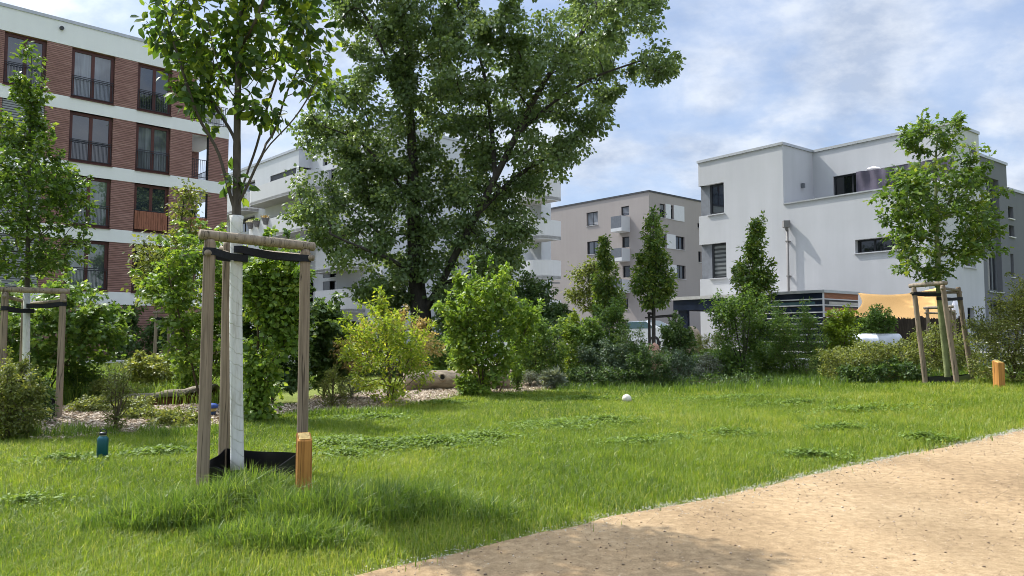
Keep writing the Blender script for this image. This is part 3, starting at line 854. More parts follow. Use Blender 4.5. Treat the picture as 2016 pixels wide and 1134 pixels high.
# ================================================================== white house on the right
fh = Face(1379, 36.0, vp=-133); O = fh.o
G0 = 0.2
ho = empty('house', (O[0], O[1], 0), 'white rendered flat-roofed house with notched roof terrace and zinc downpipe', 'house', rz=fh.rz())
H = lambda *r: S(1340, 220, 2.982, r)
zr = fh.uz(1374, 322)[1]
uR = fh.uz(1838, 560)[0]
uN = fh.uz(1541, 330)[0]           # end of the full height block
zp = fh.uz(1545, 403)[1]           # terrace parapet top
# set-back of the upper floor, read from where its roof edge starts
fN = Face(0, 0, xdir=fh.nin, origin=fh.at(uN))
sb = fN.uz(1600, 306)[0]
fU = Face(0, 0, xdir=fh.d, origin=fh.at(0, sb))
uUR = fU.uz(1873, 252)[0]
uR = uUR
MU = Matrix.Translation((0, sb, 0))
wl = [rect(fh, *H(164, 420, 254, 600)), rect(fh, *H(176, 770, 268, 976))]
# the two windows wrap the left corner
zs = [(r[2], r[3]) for r in wl]
slit = rect(fh, *H(1024, 737, 1330, 818))
d1 = rect(fU, *H(895, 370, 1018, 490)); d2 = rect(fU, *H(1020, 330, 1360, 470))
z2a = d1[2] - .1
holes = [(0.0, r[1], r[2], r[3]) for r in wl] + [slit]
m = MB()
m.wall(0, uN, -.3, zr, [h for h in holes if h[0] < uN and h is not slit], .35)
m.wall(uN, uR, -.3, zp, [slit], .3)
m.M = Matrix.Translation((uN, 0, 0)) @ ret(0); m.wall(0, sb, zp - .9, zr)
m.M = MU; door = (d1[0], d2[1], z2a, d1[3]); m.wall(uN, uR, zp - 0.9, zr, [door], .15)
m.M = ret(uR)
DH = 7.2
fE = Face(0, 0, xdir=fh.nin, origin=fh.at(uR))
rw = rect(fE, 1897, 492, 1921, 526); g1 = rect(fE, 1905, 606, 1918, 622)
uE = fE.uz(1938, 560)[0]; DH = uE
print('house depth', uE, 'width', uR, 'setback', sb)
m.wall(0, sb, -.3, zp); m.wall(sb, uE, -.3, zr, [rw, (g1[0], g1[1], g1[2] - .5, g1[3])], .25)
m.M = I4
m.quad((uN, 0.25, zp - .9), (uR - .25, 0.25, zp - .9), (uR - .25, sb, zp - .9), (uN, sb, zp - .9))
m.quad((uN, .25, zp - .9), (uN, .25, zp - .02), (uR, .25, zp - .02), (uR, .25, zp - .9))
m.quad((uR - .25, .25, zp - .9), (uR - .25, .25, zp), (uR - .25, sb, zp), (uR - .25, sb, zp - .9))
m.quad((0, 0, -.3), (0, DH, -.3), (0, DH, zr), (0, 0, zr)) if False else None
m.M = Matrix(((0, 1, 0, 0), (-1, 0, 0, 0), (0, 0, 1, 0), (0, 0, 0, 1)))   # left end: local u runs towards the front
m.wall(-DH, 0, -.3, zr, [(-1.3, 0.0, a, b) for a, b in zs], .35)
m.M = I4
m.add([(0, 0, zr), (uN, 0, zr), (uN, sb, zr), (uR, sb, zr), (uR, DH, zr), (0, DH, zr)], [tuple(range(6))])
m.quad((0, DH, -.3), (0, DH, zr), (uR, DH, zr), (uR, DH, -.3))
m.build('wall', 'white_render', ho)
e = .05
m = MB()
m.box(-e, uN + e, -e, .2, zr + .004, zr + .12); m.box(uN - .2, uN + e, .201, sb - e - .001, zr + .004, zr + .12)
m.box(uN - .2, uR + e, sb - e, sb + .2, zr + .004, zr + .12); m.box(uR - .2, uR + e, sb + .201, DH, zr + .004, zr + .12)
m.box(-e, .15, .201, DH, zr + .004, zr + .12)
m.build('roof_edge', 'metal_edge', ho)
m = MB(); m.box(uN + .005, uR + e, -e, .25, zp + .003, zp + .06); m.box(uR - .25, uR + e, .251, sb - .01, zp + .003, zp + .06); m.build('parapet_cap', 'metal_edge', ho)
for i, r in enumerate(wl):
    uc = r[0]
    m = MB(); m.box(0.03, uc - .02, .14, .30, r[2] + .002, r[3] - .002); m.box(.03, .2, .301, 1.28, r[2] + .002, r[3] - .002)
    m.build('grey_reveal', 'reveal_grey', ho)
    window(ho, I4, uc - .018, r[1] - .01, r[2] + .003, r[3] - .003, 'zebra_blind' if i else 'glass_blue', 'frame_dark', .16, 1, None, .09, 'white_render')
window(ho, I4, slit[0] + .005, slit[1] - .005, slit[2] + .003, slit[3] - .003, 'glass_dark', 'frame_dark', .22, 3, None, .06, 'white_render')
window(ho, MU, d1[0] + .005, d2[1] - .005, z2a, d1[3] - .003, 'glass_dark', 'frame_dark', .09, 4, None, .06)
window(ho, ret(uR), rw[0], rw[1], rw[2], rw[3], 'glass_blue', 'white_panel', .15, 2, None, .07, 'white_render')
window(ho, ret(uR), g1[0], g1[1], g1[2] - .5, g1[3], 'glass_dark', 'frame_dark', .15, 1, None, .06)
# downpipe with its hopper
up, zpz = fh.uz(1553, 440)
m = MB(); m.tube([(up, -.13, .1), (up, -.13, zpz - .1)], .05, 10); pipe = m.build('downpipe', 'pipe_zinc', ho, True)
m = MB(); m.lathe([(.06, -.32), (.09, -.2), (.19, -.18), (.19, .1), (.16, .1), (.16, .0)], (up, -.19, zpz), 4); m.build('hopper', 'pipe_zinc', pipe)
m = MB()
for k in range(3):
    zz = zpz - .8 - 1.5 * k; m.box(up - .07, up + .07, -.19, -.004, zz, zz + .04)
m.build('pipe_bracket', 'pipe_zinc', pipe)
ul, zl = fN.uz(1578, 366)
m = MB(Matrix.Translation((uN, 0, 0)) @ ret(0)); m.box(ul - .07, ul + .07, -.14, -.003, zl - .1, zl + .1); m.build('wall_lamp', 'frame_grey', ho)
uv, zv = fE.uz(1915, 299)
m = MB(ret(uR)); m.box(uv - .18, uv + .18, -.05, -.003, zv - .06, zv + .06); m.build('vent_grille', 'frame_dark', ho)
# cloth privacy screen hung on the terrace
qa, qb = fh.uz(1682, 341), fh.uz(1787, 322)
cx0, cx1 = qa[0], qb[0] + 1.6
nx, nz = 60, 10
vs = []
for j in range(nz + 1):
    for i in range(nx + 1):
        u = i / nx; v = j / nz
        z = (zp + .065) * (1 - v) + (qa[1] + .07 - .06 * math.sin(u * math.pi)) * v
        y = .12 + .03 * math.sin(u * 47 + 1.5 * v) * (0.4 + v * .6) + .02 * math.sin(u * 19 - 2 * v)
        vs.append((cx0 + (cx1 - cx0) * u, y, z))
fs = [(j * (nx + 1) + i, j * (nx + 1) + i + 1, (j + 1) * (nx + 1) + i + 1, (j + 1) * (nx + 1) + i) for j in range(nz) for i in range(nx)]
me = bpy.data.meshes.new('privacy_cloth'); me.from_pydata(vs, [], fs); me.update()
cl = link('privacy_cloth', me, 'curtain_purple'); cl.location = (O[0], O[1], 0); cl.rotation_euler = (0, 0, fh.rz())
sol = cl.modifiers.new('thick', 'SOLIDIFY'); sol.thickness = .012
tag(cl, 'dark purple cloth screen strung across the roof terrace of the white house', 'cloth')
um = fU.uz(1740, 329); pU = fU.at(um[0], -.9)
uo = empty('parasol', (pU[0], pU[1], zp - .9), 'pale parasol showing above the dark cloth on the roof terrace', 'parasol')
m = MB(); hh = um[1] - zp + .80; m.lathe([(.30, hh - .12), (.2, hh - .05), (.04, hh), (.02, hh + .02)], (0, 0, 0), 8); m.build('canopy', 'umbrella_white', uo)
m = MB(); m.tube([(0, 0, 0), (0, 0, hh - .05)], .022, 8); m.build('pole', 'metal_edge', uo)

# ---- grey stair wing and rear house to the right
fG = Face(0, 0, xdir=fh.nin, origin=fh.at(uR + .0, 0))
g = empty('house', (O[0], O[1], 0), 'grey rendered stepped rear wing with tall glazed stair window beside white house', 'house', rz=fh.rz())
uS = uE + .02
gz = fE.uz(1926, 300)[1]
uG2 = fE.uz(1980, 330)[0]
MG = ret(uR - .25)
fG = Face(0, 0, xdir=fh.nin, origin=fh.at(uR - .25))
uS2 = max(uS, fG.uz(1937, 500)[0]); uG2 = fG.uz(1981, 330)[0]
A1 = rect(fG, 1945, 395, 1966, 452); A2 = rect(fG, 1950, 470, 1968, 572); A3 = rect(fG, 1946, 592, 1975, 618)
strip = rect(fG, 1942, 352, 1970, 574)
m = MB(MG); m.wall(uS, uG2, -.3, gz, [strip, (A3[0], A3[1], A3[2] - .6, A3[3])], .35)
m.M = I4
x_ = uR - .25
m.quad((x_, uG2, -.3), (x_ - 6, uG2, -.3), (x_ - 6, uG2, gz), (x_, uG2, gz))
m.quad((x_, uS, gz), (x_, uG2, gz), (x_ - 6, uG2, gz), (x_ - 6, uS, gz))
m.quad((x_, uS, zr - .5), (x_, uS, gz), (x_ - 6, uS, gz), (x_ - 6, uS, zr - .5))
# lower block behind it
uG3 = fG.uz(1998, 400)[0]; gz2 = fG.uz(1984, 374)[1]
B1 = rect(fG, 1985, 407, 1995, 430); B2 = rect(fG, 1987, 444, 1997, 466); B3 = rect(fG, 1990, 500, 1996, 545)
m.M = MG; m.wall(uG2, uG3 + 1.5, -.3, gz2, [B1, B2, B3], .25); m.M = I4
m.quad((x_, uG2, gz2), (x_, uG3 + 1.5, gz2), (x_ - 6, uG3 + 1.5, gz2), (x_ - 6, uG2, gz2))
m.quad((x_, uG3 + 1.5, -.3), (x_ - 6, uG3 + 1.5, -.3), (x_ - 6, uG3 + 1.5, gz2), (x_, uG3 + 1.5, gz2))
m.build('wall', 'grey_render', g)
m = MB(MG); m.box(uS, uG2 + .04, -.05, .15, gz + .004, gz + .12); m.box(uG2 + .05, uG3 + 1.54, -.05, .15, gz2 + .004, gz2 + .12); m.build('roof_edge', 'metal_edge', g)
w_ = window(g, MG, strip[0] + .01, strip[1] - .01, strip[2], strip[3] - .01, 'glass_dark', 'frame_grey', .2, 3, None, .1, 'metal_edge')
m = MB(MG)
for fz in (.33, .42, .70):
    zz = strip[2] + (strip[3] - strip[2]) * fz; m.box(strip[0] + .12, strip[1] - .12, .17, .199, zz, zz + .25)
m.build('spandrel', 'frame_grey', w_)
window(g, MG, A3[0] + .01, A3[1] - .01, A3[2] - .6, A3[3] - .01, 'glass_dark', 'frame_grey', .2, 3, None, .08)
for B in (B1, B2, B3): window(g, MG, B[0] + .01, B[1] - .01, B[2], B[3] - .01, 'glass_dark', 'frame_dark', .15, 1, None, .06, 'white_panel')
# end house, only its corner shows at the edge of the picture
fZ = Face(2000, 40, vp=-133)
hz = empty('house', (*fZ.o, 0), 'pale house with dark balcony screen behind the grey rear wing', 'house', rz=fZ.rz())
zz1 = fZ.uz(2004, 386)[1]; zz2 = fZ.uz(2004, 424)[1]
m = MB(); m.box(0, 6, 1.2, 7, -.3, zz1); m.box(0.0, 6, .0, 1.199, -.3, zz2); m.build('wall', 'white_render_far', hz)
m = MB(); m.box(-.06, 6.06, 1.16, 1.3, zz1 + .003, zz1 + .12); m.box(-.06, 6.06, -.06, .1, zz2 + .003, zz2 + .12); m.build('roof_edge', 'metal_edge', hz)
za, zb = fZ.uz(2008, 568)[1], fZ.uz(2008, 530)[1]
m = MB(); m.box(-.1, 4, -1.3, -.003, za - .25, za - .05); bl = m.build('balcony', 'concrete', hz)
m = MB(); m.box(-.1, 4, -1.3, -1.25, za - .049, zb); m.box(-.1, -.05, -1.249, -.01, za - .049, zb); m.build('screen', 'frame_dark', bl)

# ================================================================== carport, panelled pavilion, sail, fences
fp = Face(1622, 26.5, vp=-133)
pv = empty('pavilion', (*fp.o, 0), 'flat-roofed garden pavilion with dark glazed panels and cedar end boards', 'pavilion', rz=fp.rz())
ztp = fp.uz(1622, 572)[1]
ul = fp.uz(1500, 600)[0]; fpr = Face(0, 0, xdir=fp.nin, origin=fp.o); ur = fpr.uz(1689, 600)[0]
m = MB(); m.box(ul - .1, .08, -.08, ur + .05, ztp - .07, ztp + .03); m.build('roof', 'metal_edge', pv)
m = MB(); m.box(ul, 0, 0.02, ur, .3, ztp - .075); m.build('body', 'frame_dark', pv)
rows = [(572, 587), (590, 599), (602, 613), (616, 624), (627, 636), (639, 646), (649, 658), (661, 672)]
for i, (a, b) in enumerate(rows):
    z1, z0 = fp.uz(1622, a + 3)[1], fp.uz(1622, b)[1]
    if i == 1:
        um_ = ul + (0 - ul) * .88
        m = MB(); m.box(ul, um_ - .03, -.01, .019, z0, z1); q = m.build('glazed_panel', 'teal_panel', pv); q['label'] = 'teal tinted panel'
        m = MB(); m.box(um_ + .03, -.03, -.01, .019, z0, z1); m.build('glazed_panel', 'dark_blue_panel', pv)
    else:
        m = MB(); m.box(ul, -.03, -.01, .019, z0, z1); m.build('glazed_panel', 'dark_blue_panel', pv)
    m = MB(ret(0))
    if i == 1: m.box(.35, ur, -.012, -.002, z0, z1); q = m.build('end_panel', 'pale_glass_panel', pv); q['label'] = 'pale glass end strip'
    elif i < 4: m.box(.04, ur, -.012, -.002, z0, z1); m.build('end_panel', 'cedar_panel', pv)
    else: m.box(.04, ur, -.012, -.002, z0, z1); m.build('end_panel', 'cedar_panel', pv)
    m = MB(); zt1 = z0 - .012
    m.box(ul, .018, -.025, -.011, zt1 - .03, zt1 + .008); m.M = ret(0); m.box(-.018, ur, -.025, -.013, zt1 - .03, zt1 + .008); m.build('trim_strip', 'white_panel', pv)
m = MB(); m.box(-.027, .02, -.027, .02, .3, ztp - .072); m.build('corner_post', 'white_panel', pv)
fc = Face(1500, 30.0, vp=-133)
cpo = empty('carport', (*fc.o, 0), 'flat carport with pale roof edge and dark blue fascia beside pavilion', 'carport', rz=fc.rz())
uc0 = fc.uz(1325, 590)[0]; zc = fc.uz(1420, 583)[1]
m = MB(); m.box(uc0, 0, -.1, 5.0, zc - .09, zc + .05); m.build('roof', 'concrete', cpo)
m = MB(); m.box(uc0 + .05, -.05, -.05, .0, zc - .55, zc - .092); m.box(uc0 + .05, uc0 + .1, .001, 4.9, zc - .55, zc - .092); m.build('fascia', 'dark_blue_panel', cpo)
for uu in (uc0 + .25, -.3):
    m = MB(); m.box(uu, uu + .5 if uu < -1 else uu + .12, .05, .2, .3, zc - .1); m.build('post', 'dark_blue_panel', cpo)
m = MB(); m.box(uc0 + 3.2, uc0 + 3.35, 2.0, 4.9, .3, zc - .1); m.build('back_wall', 'reveal_grey', cpo)

# sun sail
sl = [(1690, 577, 25.2), (1770, 575.5, 25.6), (1852, 566, 25.2), (1858, 628, 24.6), (1775, 629, 23.9), (1690, 631, 23.6), (1640, 631, 23.8)]
nu, nv = 24, 14
TL, TR, BR, BL = pt(1689, 577, 25.4), pt(1860, 563, 25.8), pt(1880, 634, 24.0), pt(1640, 634, 23.6)
vs = []
for j in range(nv + 1):
    for i in range(nu + 1):
        u, v = i / nu, j / nv
        p = (TL * (1 - u) + TR * u) * (1 - v) + (BL * (1 - u) + BR * u) * v
        p = p + (np.array([0, 0, -1.0]) * .16 * math.sin(math.pi * u) * (1 - v)) + np.array([1, 0, 0]) * (.45 * math.sin(math.pi * v) * (1 - u) - .4 * math.sin(math.pi * v) * u)
        p = p + np.array([0, .25, -.1]) * math.sin(math.pi * u) * math.sin(math.pi * v)
        vs.append(tuple(p))
fs = [(j * (nu + 1) + i, j * (nu + 1) + i + 1, (j + 1) * (nu + 1) + i + 1, (j + 1) * (nu + 1) + i) for j in range(nv) for i in range(nu)]
me = bpy.data.meshes.new('sun_sail'); me.from_pydata(vs, [], fs); me.polygons.foreach_set('use_smooth', [True] * len(fs)); me.update()
sl_o = link('sun_sail', me, 'sail_cloth'); s_ = sl_o.modifiers.new('thick', 'SOLIDIFY'); s_.thickness = .006
tag(sl_o, 'orange-tan sun sail stretched between pavilion and white house above the fence', 'sun sail')
pb = pt(1866, 600, 25.0)
ub_ = empty('parasol', (pb[0], pb[1], float(zt(pb[0], pb[1]))), 'folded white parasol standing between orange sail and white house', 'parasol')
m = MB(); hz_ = pt(1888, 588, 25)[2] - float(zt(pb[0], pb[1])); m.lathe([(.1, hz_ - 1.5), (.22, hz_ - 1.45), (.16, hz_ - .8), (.10, hz_ - .2), (.03, hz_)], (0.25, 0, 0), 9); m.build('canopy', 'umbrella_white', ub_)
m = MB(); m.tube([(.25, 0, 0), (.25, 0, hz_ - 1.4)], .025, 8); m.build('pole', 'metal_edge', ub_)

def fence_run(name, label, mat, pts_, h, gap, wdt, postmat):
    p0 = pts_[0]
    o = empty(name, (p0[0], p0[1], float(zt(p0[0], p0[1]))), label, 'fence')
    m = MB(); r_ = random.Random(5)
    for a, b in zip(pts_, pts_[1:]):
        L = math.hypot(b[0] - a[0], b[1] - a[1]); n = int(L / gap); dx, dy = (b[0] - a[0]) / L, (b[1] - a[1]) / L
        for i in range(n):
            s = i * gap; x, y = a[0] + dx * s, a[1] + dy * s
            z = float(zt(x, y)) - float(zt(p0[0], p0[1])); hh = h + r_.uniform(-.02, .05)
            M = Matrix.Translation((x - p0[0], y - p0[1], z)) @ Matrix.Rotation(math.atan2(dy, dx), 4, 'Z'); m.M = M
            m.box(-wdt / 2, wdt / 2, -.008 + r_.uniform(-.006, .006), .01, 0, hh)
        z0 = float(zt(*a)) - float(zt(p0[0], p0[1])); z1 = float(zt(*b)) - float(zt(p0[0], p0[1])); m.M = I4
        for zz in (.25, h * .6, h - .1):
            m.tube([(a[0] - p0[0], a[1] - p0[1] + .015, z0 + zz), (b[0] - p0[0], b[1] - p0[1] + .015, z1 + zz)], .014, 4)
    m.build('screen_panel', mat, o)
    for i, a in enumerate(pts_):
        z = float(zt(*a)) - float(zt(p0[0], p0[1])); q = MB(); q.box(a[0] - p0[0] - .04, a[0] - p0[0] + .04, a[1] - p0[1] + .035, a[1] - p0[1] + .11, z - .1, z + h + .08)
        q.build('post', postmat, o)
    return o
gx = lambda px, Y: (px - 1008) / F * Y
fh_ = pt(1750, 627, 22.9)[2] - float(zt(gx(1750, 22.9), 22.9))
fence_run('fence', 'dark brown willow screen fence below the orange sail', 'fence_willow', [(gx(p, 22.9), 22.9) for p in (1625, 1690, 1752, 1815, 1893)], fh_, .032, .026, 'bark_dark')
fence_run('fence', 'grey wire mesh fence panel beside the white flowering rose bush', 'fence_mesh_grey', [(gx(p, 23.4), 23.4) for p in (1897, 1960, 2030)], fh_ + .03, .11, .03, 'frame_grey')
# retaining wall with a pale coping
wx0, wx1 = gx(1290, 24.0), gx(1590, 24.0)
zwt = pt(1450, 706, 24.0)[2]
rwll = empty('retaining_wall', (wx0, 24.0, 0), 'low grey block retaining wall with pale coping behind the shrubs', 'wall')
m = MB(); m.box(0, wx1 - wx0, .02, .3, -.2, zwt - .05)
m.build('block_wall', 'concrete', rwll)
m = MB(); m.box(-.03, wx1 - wx0 + .03, -.03, .34, zwt - .048, zwt); m.build('coping', 'cream_band', rwll)
m = MB()
for i in range(9): m.box(i * .55 + .2, i * .55 + .215, .012, .0195, 0, zwt - .06)
m.box(0, wx1 - wx0, .013, .0192, zwt - .34, zwt - .325); m.build('joint', 'soil', rwll)
lx0, lx1 = gx(150, 30.0), gx(660, 30.0)
lw = MB(); zl_ = pt(260, 709, 30)[2]; lw.cbox(lx0, lx1, 29.9, 30.2, -.3, zl_, .02)
o = lw.build('garden_wall', 'concrete'); tag(o, 'low pale concrete garden wall below the red brick block', 'wall')
# silver tank lying behind the shrubs
pc = pt(1722, 676, 21.6); L_ = (1767 - 1676) / F * 21.6
tk = MB(Matrix.Translation((pc[0], pc[1], pc[2] - .02)) @ Matrix.Rotation(R(90), 4, 'Y') @ Matrix.Rotation(R(4), 4, 'X'))
tk.lathe([(.05, -L_ / 2 - .06), (.2, -L_ / 2 - .04), (.30, -L_ / 2), (.30, -.02), (.312, -.015), (.312, .015), (.30, .02), (.30, L_ / 2), (.2, L_ / 2 + .04), (.05, L_ / 2 + .06)], (0, 0, 0), 28)
o = tk.build('tank', 'tank_silver'); tag(o, 'pale silver cylindrical tank lying low behind the olive shrubs', 'tank')
me = o.data; me.polygons.foreach_set('use_smooth', [True] * len(me.polygons))
# ------------------------------------------------------------------ plants
def unit(v): return v / (np.linalg.norm(v, axis=-1, keepdims=True) + 1e-9)

def leaf_mesh(name, P_, A, N, L, W, tint, kind='kite', curl=0.12):
    n = len(P_); A = unit(A); B = unit(np.cross(A, N)); N = np.cross(B, A)
    L = np.broadcast_to(L, n)[:, None]; W = np.broadcast_to(W, n)[:, None]
    if kind == 'kite':
        v = np.stack([P_, P_ + A * L * .42 + B * W * .5 + N * W * .14, P_ + A * L - N * L * curl, P_ + A * L * .42 - B * W * .5 + N * W * .14], 1)
        i = np.arange(n)[:, None] * 4
        f = np.concatenate([i + [0, 1, 2], i + [0, 2, 3]]); k = 4
    elif kind == 'oval':
        m = P_ + A * L * .52 - N * L * .03
        curl = np.random.default_rng(n).uniform(.0, .38, (n, 1))
        v = np.stack([P_, P_ + A * L * .25 + B * W * .42 + N * W * .10, P_ + A * L * .62 + B * W * .46 + N * W * .08 - N * L * curl * .3,
                      P_ + A * L - N * L * curl, P_ + A * L * .62 - B * W * .46 + N * W * .08 - N * L * curl * .3, P_ + A * L * .25 - B * W * .42 + N * W * .10, m], 1)
        i = np.arange(n)[:, None] * 7
        f = np.concatenate([i + [a, b, 6] for a, b in ((0, 1), (1, 2), (2, 3), (3, 4), (4, 5), (5, 0))]); k = 7
    elif kind == 'lobe':      # lobed leaf: five points
        pr = [(0, 0), (.18, .5), (.42, .22), (.62, .46), (.72, .16), (1, 0), (.72, -.16), (.62, -.46), (.42, -.22), (.18, -.5)]
        v = np.stack([P_ + A * L * a + B * W * b + N * (W * .2 * abs(b) - L * curl * a * a) for a, b in pr] + [P_ + A * L * .5], 1)
        i = np.arange(n)[:, None] * 11
        f = np.concatenate([i + [a, (a + 1) % 10, 10] for a in range(10)]); k = 11
    return raw_mesh(name, v.reshape(-1, 3), [f], np.repeat(tint, k))

def tubes_mesh(name, chains, n=5):
    vs, fs = [], []; off = 0
    for pts_, rad in chains:
        pts_ = np.asarray(pts_, float); m = len(pts_)
        if m < 2: continue
        d = unit(np.gradient(pts_, axis=0)); ref = np.array([.21, .37, .9])
        a = unit(np.cross(d, ref)); b = np.cross(d, a)
        k = n if rad[0] < .05 else 10
        t = np.arange(k) * 2 * math.pi / k
        ring = pts_[:, None] + np.asarray(rad)[:, None, None] * (np.cos(t)[None, :, None] * a[:, None] + np.sin(t)[None, :, None] * b[:, None])
        vs.append(ring.reshape(-1, 3))
        i = np.arange(m - 1)[:, None] * k; j = np.arange(k)[None]; j2 = (j + 1) % k
        fs.append(np.stack([i + j, i + j2, i + k + j2, i + k + j], -1).reshape(-1, 4) + off)
        off += m * k
    return raw_mesh(name, np.concatenate(vs), [np.concatenate(fs)], None, True)

def densify(p, step):
    p = np.asarray(p, float); out = [p[0]]
    for a, b in zip(p, p[1:]):
        k = max(1, int(np.linalg.norm(b - a) / step))
        for i in range(1, k + 1): out.append(a + (b - a) * i / k)
    out = np.array(out)
    if len(out) > 4:
        for _ in range(2): out[1:-1] = out[1:-1] * .5 + (out[:-2] + out[2:]) * .25
    return out

def grow(paths, att, r0, rt, step=0.15, seed=1, up=0.25, jit=0.05, lenpen=0.15, minfrac=0.0, cap=9.0):
    g = np.random.default_rng(seed)
    M_ = 60000
    pos = np.zeros((M_, 3)); par = np.full(M_, -1); pl = np.zeros(M_); n = 0; ok = np.zeros(M_, bool)
    for pi, p in enumerate(paths):
        p = densify(p, step)
        if pi == 0: prev = -1
        else:
            prev = int(np.argmin(np.linalg.norm(pos[:n] - p[0], axis=1))); p = p[1:]
        for i, q in enumerate(p):
            pos[n] = q; par[n] = prev
            pl[n] = 0 if prev < 0 else pl[prev] + np.linalg.norm(q - pos[prev])
            ok[n] = not (pi == 0 and i < len(p) * minfrac)
            prev = n; n += 1
    order = np.argsort([np.min(np.linalg.norm(pos[:n] - a, axis=1)) for a in att]) if len(att) else []
    ends = []
    for k in order:
        a = att[k]; d = np.linalg.norm(pos[:n] - a, axis=1)
        below = np.clip(pos[:n, 2] - a[2], 0, None)
        c = d + lenpen * pl[:n] + 0.8 * below + (~ok[:n]) * 1e3
        j = int(np.argmin(c)); D = d[j]
        if D < 1e-3: ends.append(j); continue
        m = max(2, int(D / step) + 1)
        gdir = unit(pos[j] - pos[par[j]]) if par[j] >= 0 else np.array([0, 0, 1.])
        ctrl = pos[j] + (a - pos[j]) * .45 + gdir * D * .18 + np.array([0, 0, up * D * .4]) + g.normal(0, jit * D, 3)
        prev = j; b0 = pos[j].copy()
        for i in range(1, m + 1):
            t = i / m
            q = (1 - t) ** 2 * b0 + 2 * t * (1 - t) * ctrl + t * t * a
            pos[n] = q; par[n] = prev; pl[n] = pl[prev] + np.linalg.norm(q - pos[prev]); ok[n] = True; prev = n; n += 1
        ends.append(n - 1)
    pos, par = pos[:n], par[:n]
    cnt = np.zeros(n); nch = np.zeros(n, int)
    for i in range(n):
        if par[i] >= 0: nch[par[i]] += 1
    cnt[nch == 0] = 1
    for i in range(n - 1, 0, -1):
        if par[i] >= 0: cnt[par[i]] += cnt[i]
    e = math.log(max(r0 / rt, 1.01)) / math.log(max(cnt[0], 2))
    rad = rt * cnt ** e
    rad = np.where(nch == 0, rt * .6, rad)
    best = np.full(n, -1)
    for i in range(1, n):
        p = par[i]
        if p >= 0 and (best[p] < 0 or cnt[i] > cnt[best[p]]): best[p] = i
    n0 = len(densify(paths[0], step))
    for i in range(1, n0): best[i - 1] = i      # the trunk carries on as the trunk
    rad[:n0] = np.maximum(rad[:n0], r0 * np.linspace(1, .12, n0) ** 1.15)
    chains = []
    for i in range(n):
        if par[i] < 0 or best[par[i]] != i:
            ch = []; rr = []
            if par[i] >= 0: ch.append(pos[par[i]]); rr.append(rad[i])
            j = i
            while j >= 0: ch.append(pos[j]); rr.append(rad[j]); j = best[j]
            chains.append((ch, rr if par[i] < 0 else [min(q, cap * (.55 + .45 * (1 - k_ / len(rr)))) for k_, q in enumerate(rr)]))
    dirs = np.array([unit(pos[i] - pos[max(par[i], 0)] + 1e-6) for i in ends])
    return chains, pos[ends], dirs

def inpoly(poly, x, y):
    poly = np.asarray(poly, float); c = np.zeros(len(x), bool); j = len(poly) - 1
    for i in range(len(poly)):
        xi, yi = poly[i]; xj, yj = poly[j]
        c ^= ((yi > y) != (yj > y)) & (x < (xj - xi) * (y - yi) / (yj - yi + 1e-12) + xi)
        j = i
    return c

def crown_points(polys, Y, n, seed, depth=None, clump=0.0):
    """points through a crown: outline read off the photograph, given its own roundness in depth"""
    g = np.random.default_rng(seed); out = []
    areas = []
    for p in polys:
        p = np.asarray(p, float); x, y = p[:, 0], p[:, 1]; areas.append(abs(np.dot(x, np.roll(y, 1)) - np.dot(y, np.roll(x, 1))) / 2)
    areas = np.array(areas) / sum(areas)
    for p, a in zip(polys, areas):
        p = np.asarray(p, float); need = max(1, int(n * a)); got = []
        x0, y0 = p.min(0); x1, y1 = p.max(0)
        hw = (x1 - x0) / 2 / F * Y * (1.0 if depth is None else depth)
        while len(got) < need:
            xs = g.uniform(x0, x1, 400); ys = g.uniform(y0, y1, 400); k = inpoly(p, xs, ys)
            for xx, yy in zip(xs[k], ys[k]):
                q = 1 - ((xx - (x0 + x1) / 2) / ((x1 - x0) / 2 + 1e-6)) ** 2
                dd = hw * math.sqrt(max(q, .06)) * g.uniform(-1, 1)
                got.append(pt(xx, yy, Y + dd) * [1, 1, 1])
                # keep the height and width the point has at the mean depth
                r = pt(xx, yy, Y); got[-1] = np.array([r[0], Y + dd, r[2]])
                if len(got) >= need: break
        out += got
    return np.array(out)

def scatter_leaves(name, C, D, per, rad, size, mat, parent, seed, kind='kite', wr=0.6, droop=0.25, upb=0.9, flat=0.7, tvar=0.2, tbias=0.45, ymean=None, sizevar=.25, tipl=0.0, part='crown'):
    g = np.random.default_rng(seed)
    k = np.repeat(np.arange(len(C)), per); n = len(k)
    rad = (np.asarray(rad) * np.ones(len(C)))[k][:, None] if np.ndim(rad) else rad
    rad1 = rad[:, 0] if np.ndim(rad) else rad
    off = g.normal(0, 1, (n, 3)); off = unit(off) * (g.uniform(0, 1, (n, 1)) ** .5) * rad * [1, 1, flat]
    off = off + D[k] * rad * g.uniform(-.7, .5, (n, 1))
    P_ = C[k] + off
    A = unit(off + g.normal(0, .5, (n, 3)) * rad + D[k] * rad * .3); A[:, 2] -= droop; A = unit(A)
    N = g.normal(0, .55, (n, 3)); N[:, 2] += upb
    L = size * g.uniform(1 - sizevar, 1 + sizevar, n)
    ct = g.normal(0, .5, len(C))[k]
    t = np.clip(tbias + tvar * (g.normal(0, .7, n) + ct) + tipl * (np.linalg.norm(off, axis=1) / rad1 - .6), 0, 1)
    me = leaf_mesh(name, P_, A, N, L, L * wr, t, kind)
    return link(part, me, mat, parent)

def shift_parent(objs, root):
    """meshes built in world space: hang them under their thing, keeping them where they are"""
    loc = root.location.copy()
    for o in objs:
        o.parent = root; o.location = -loc

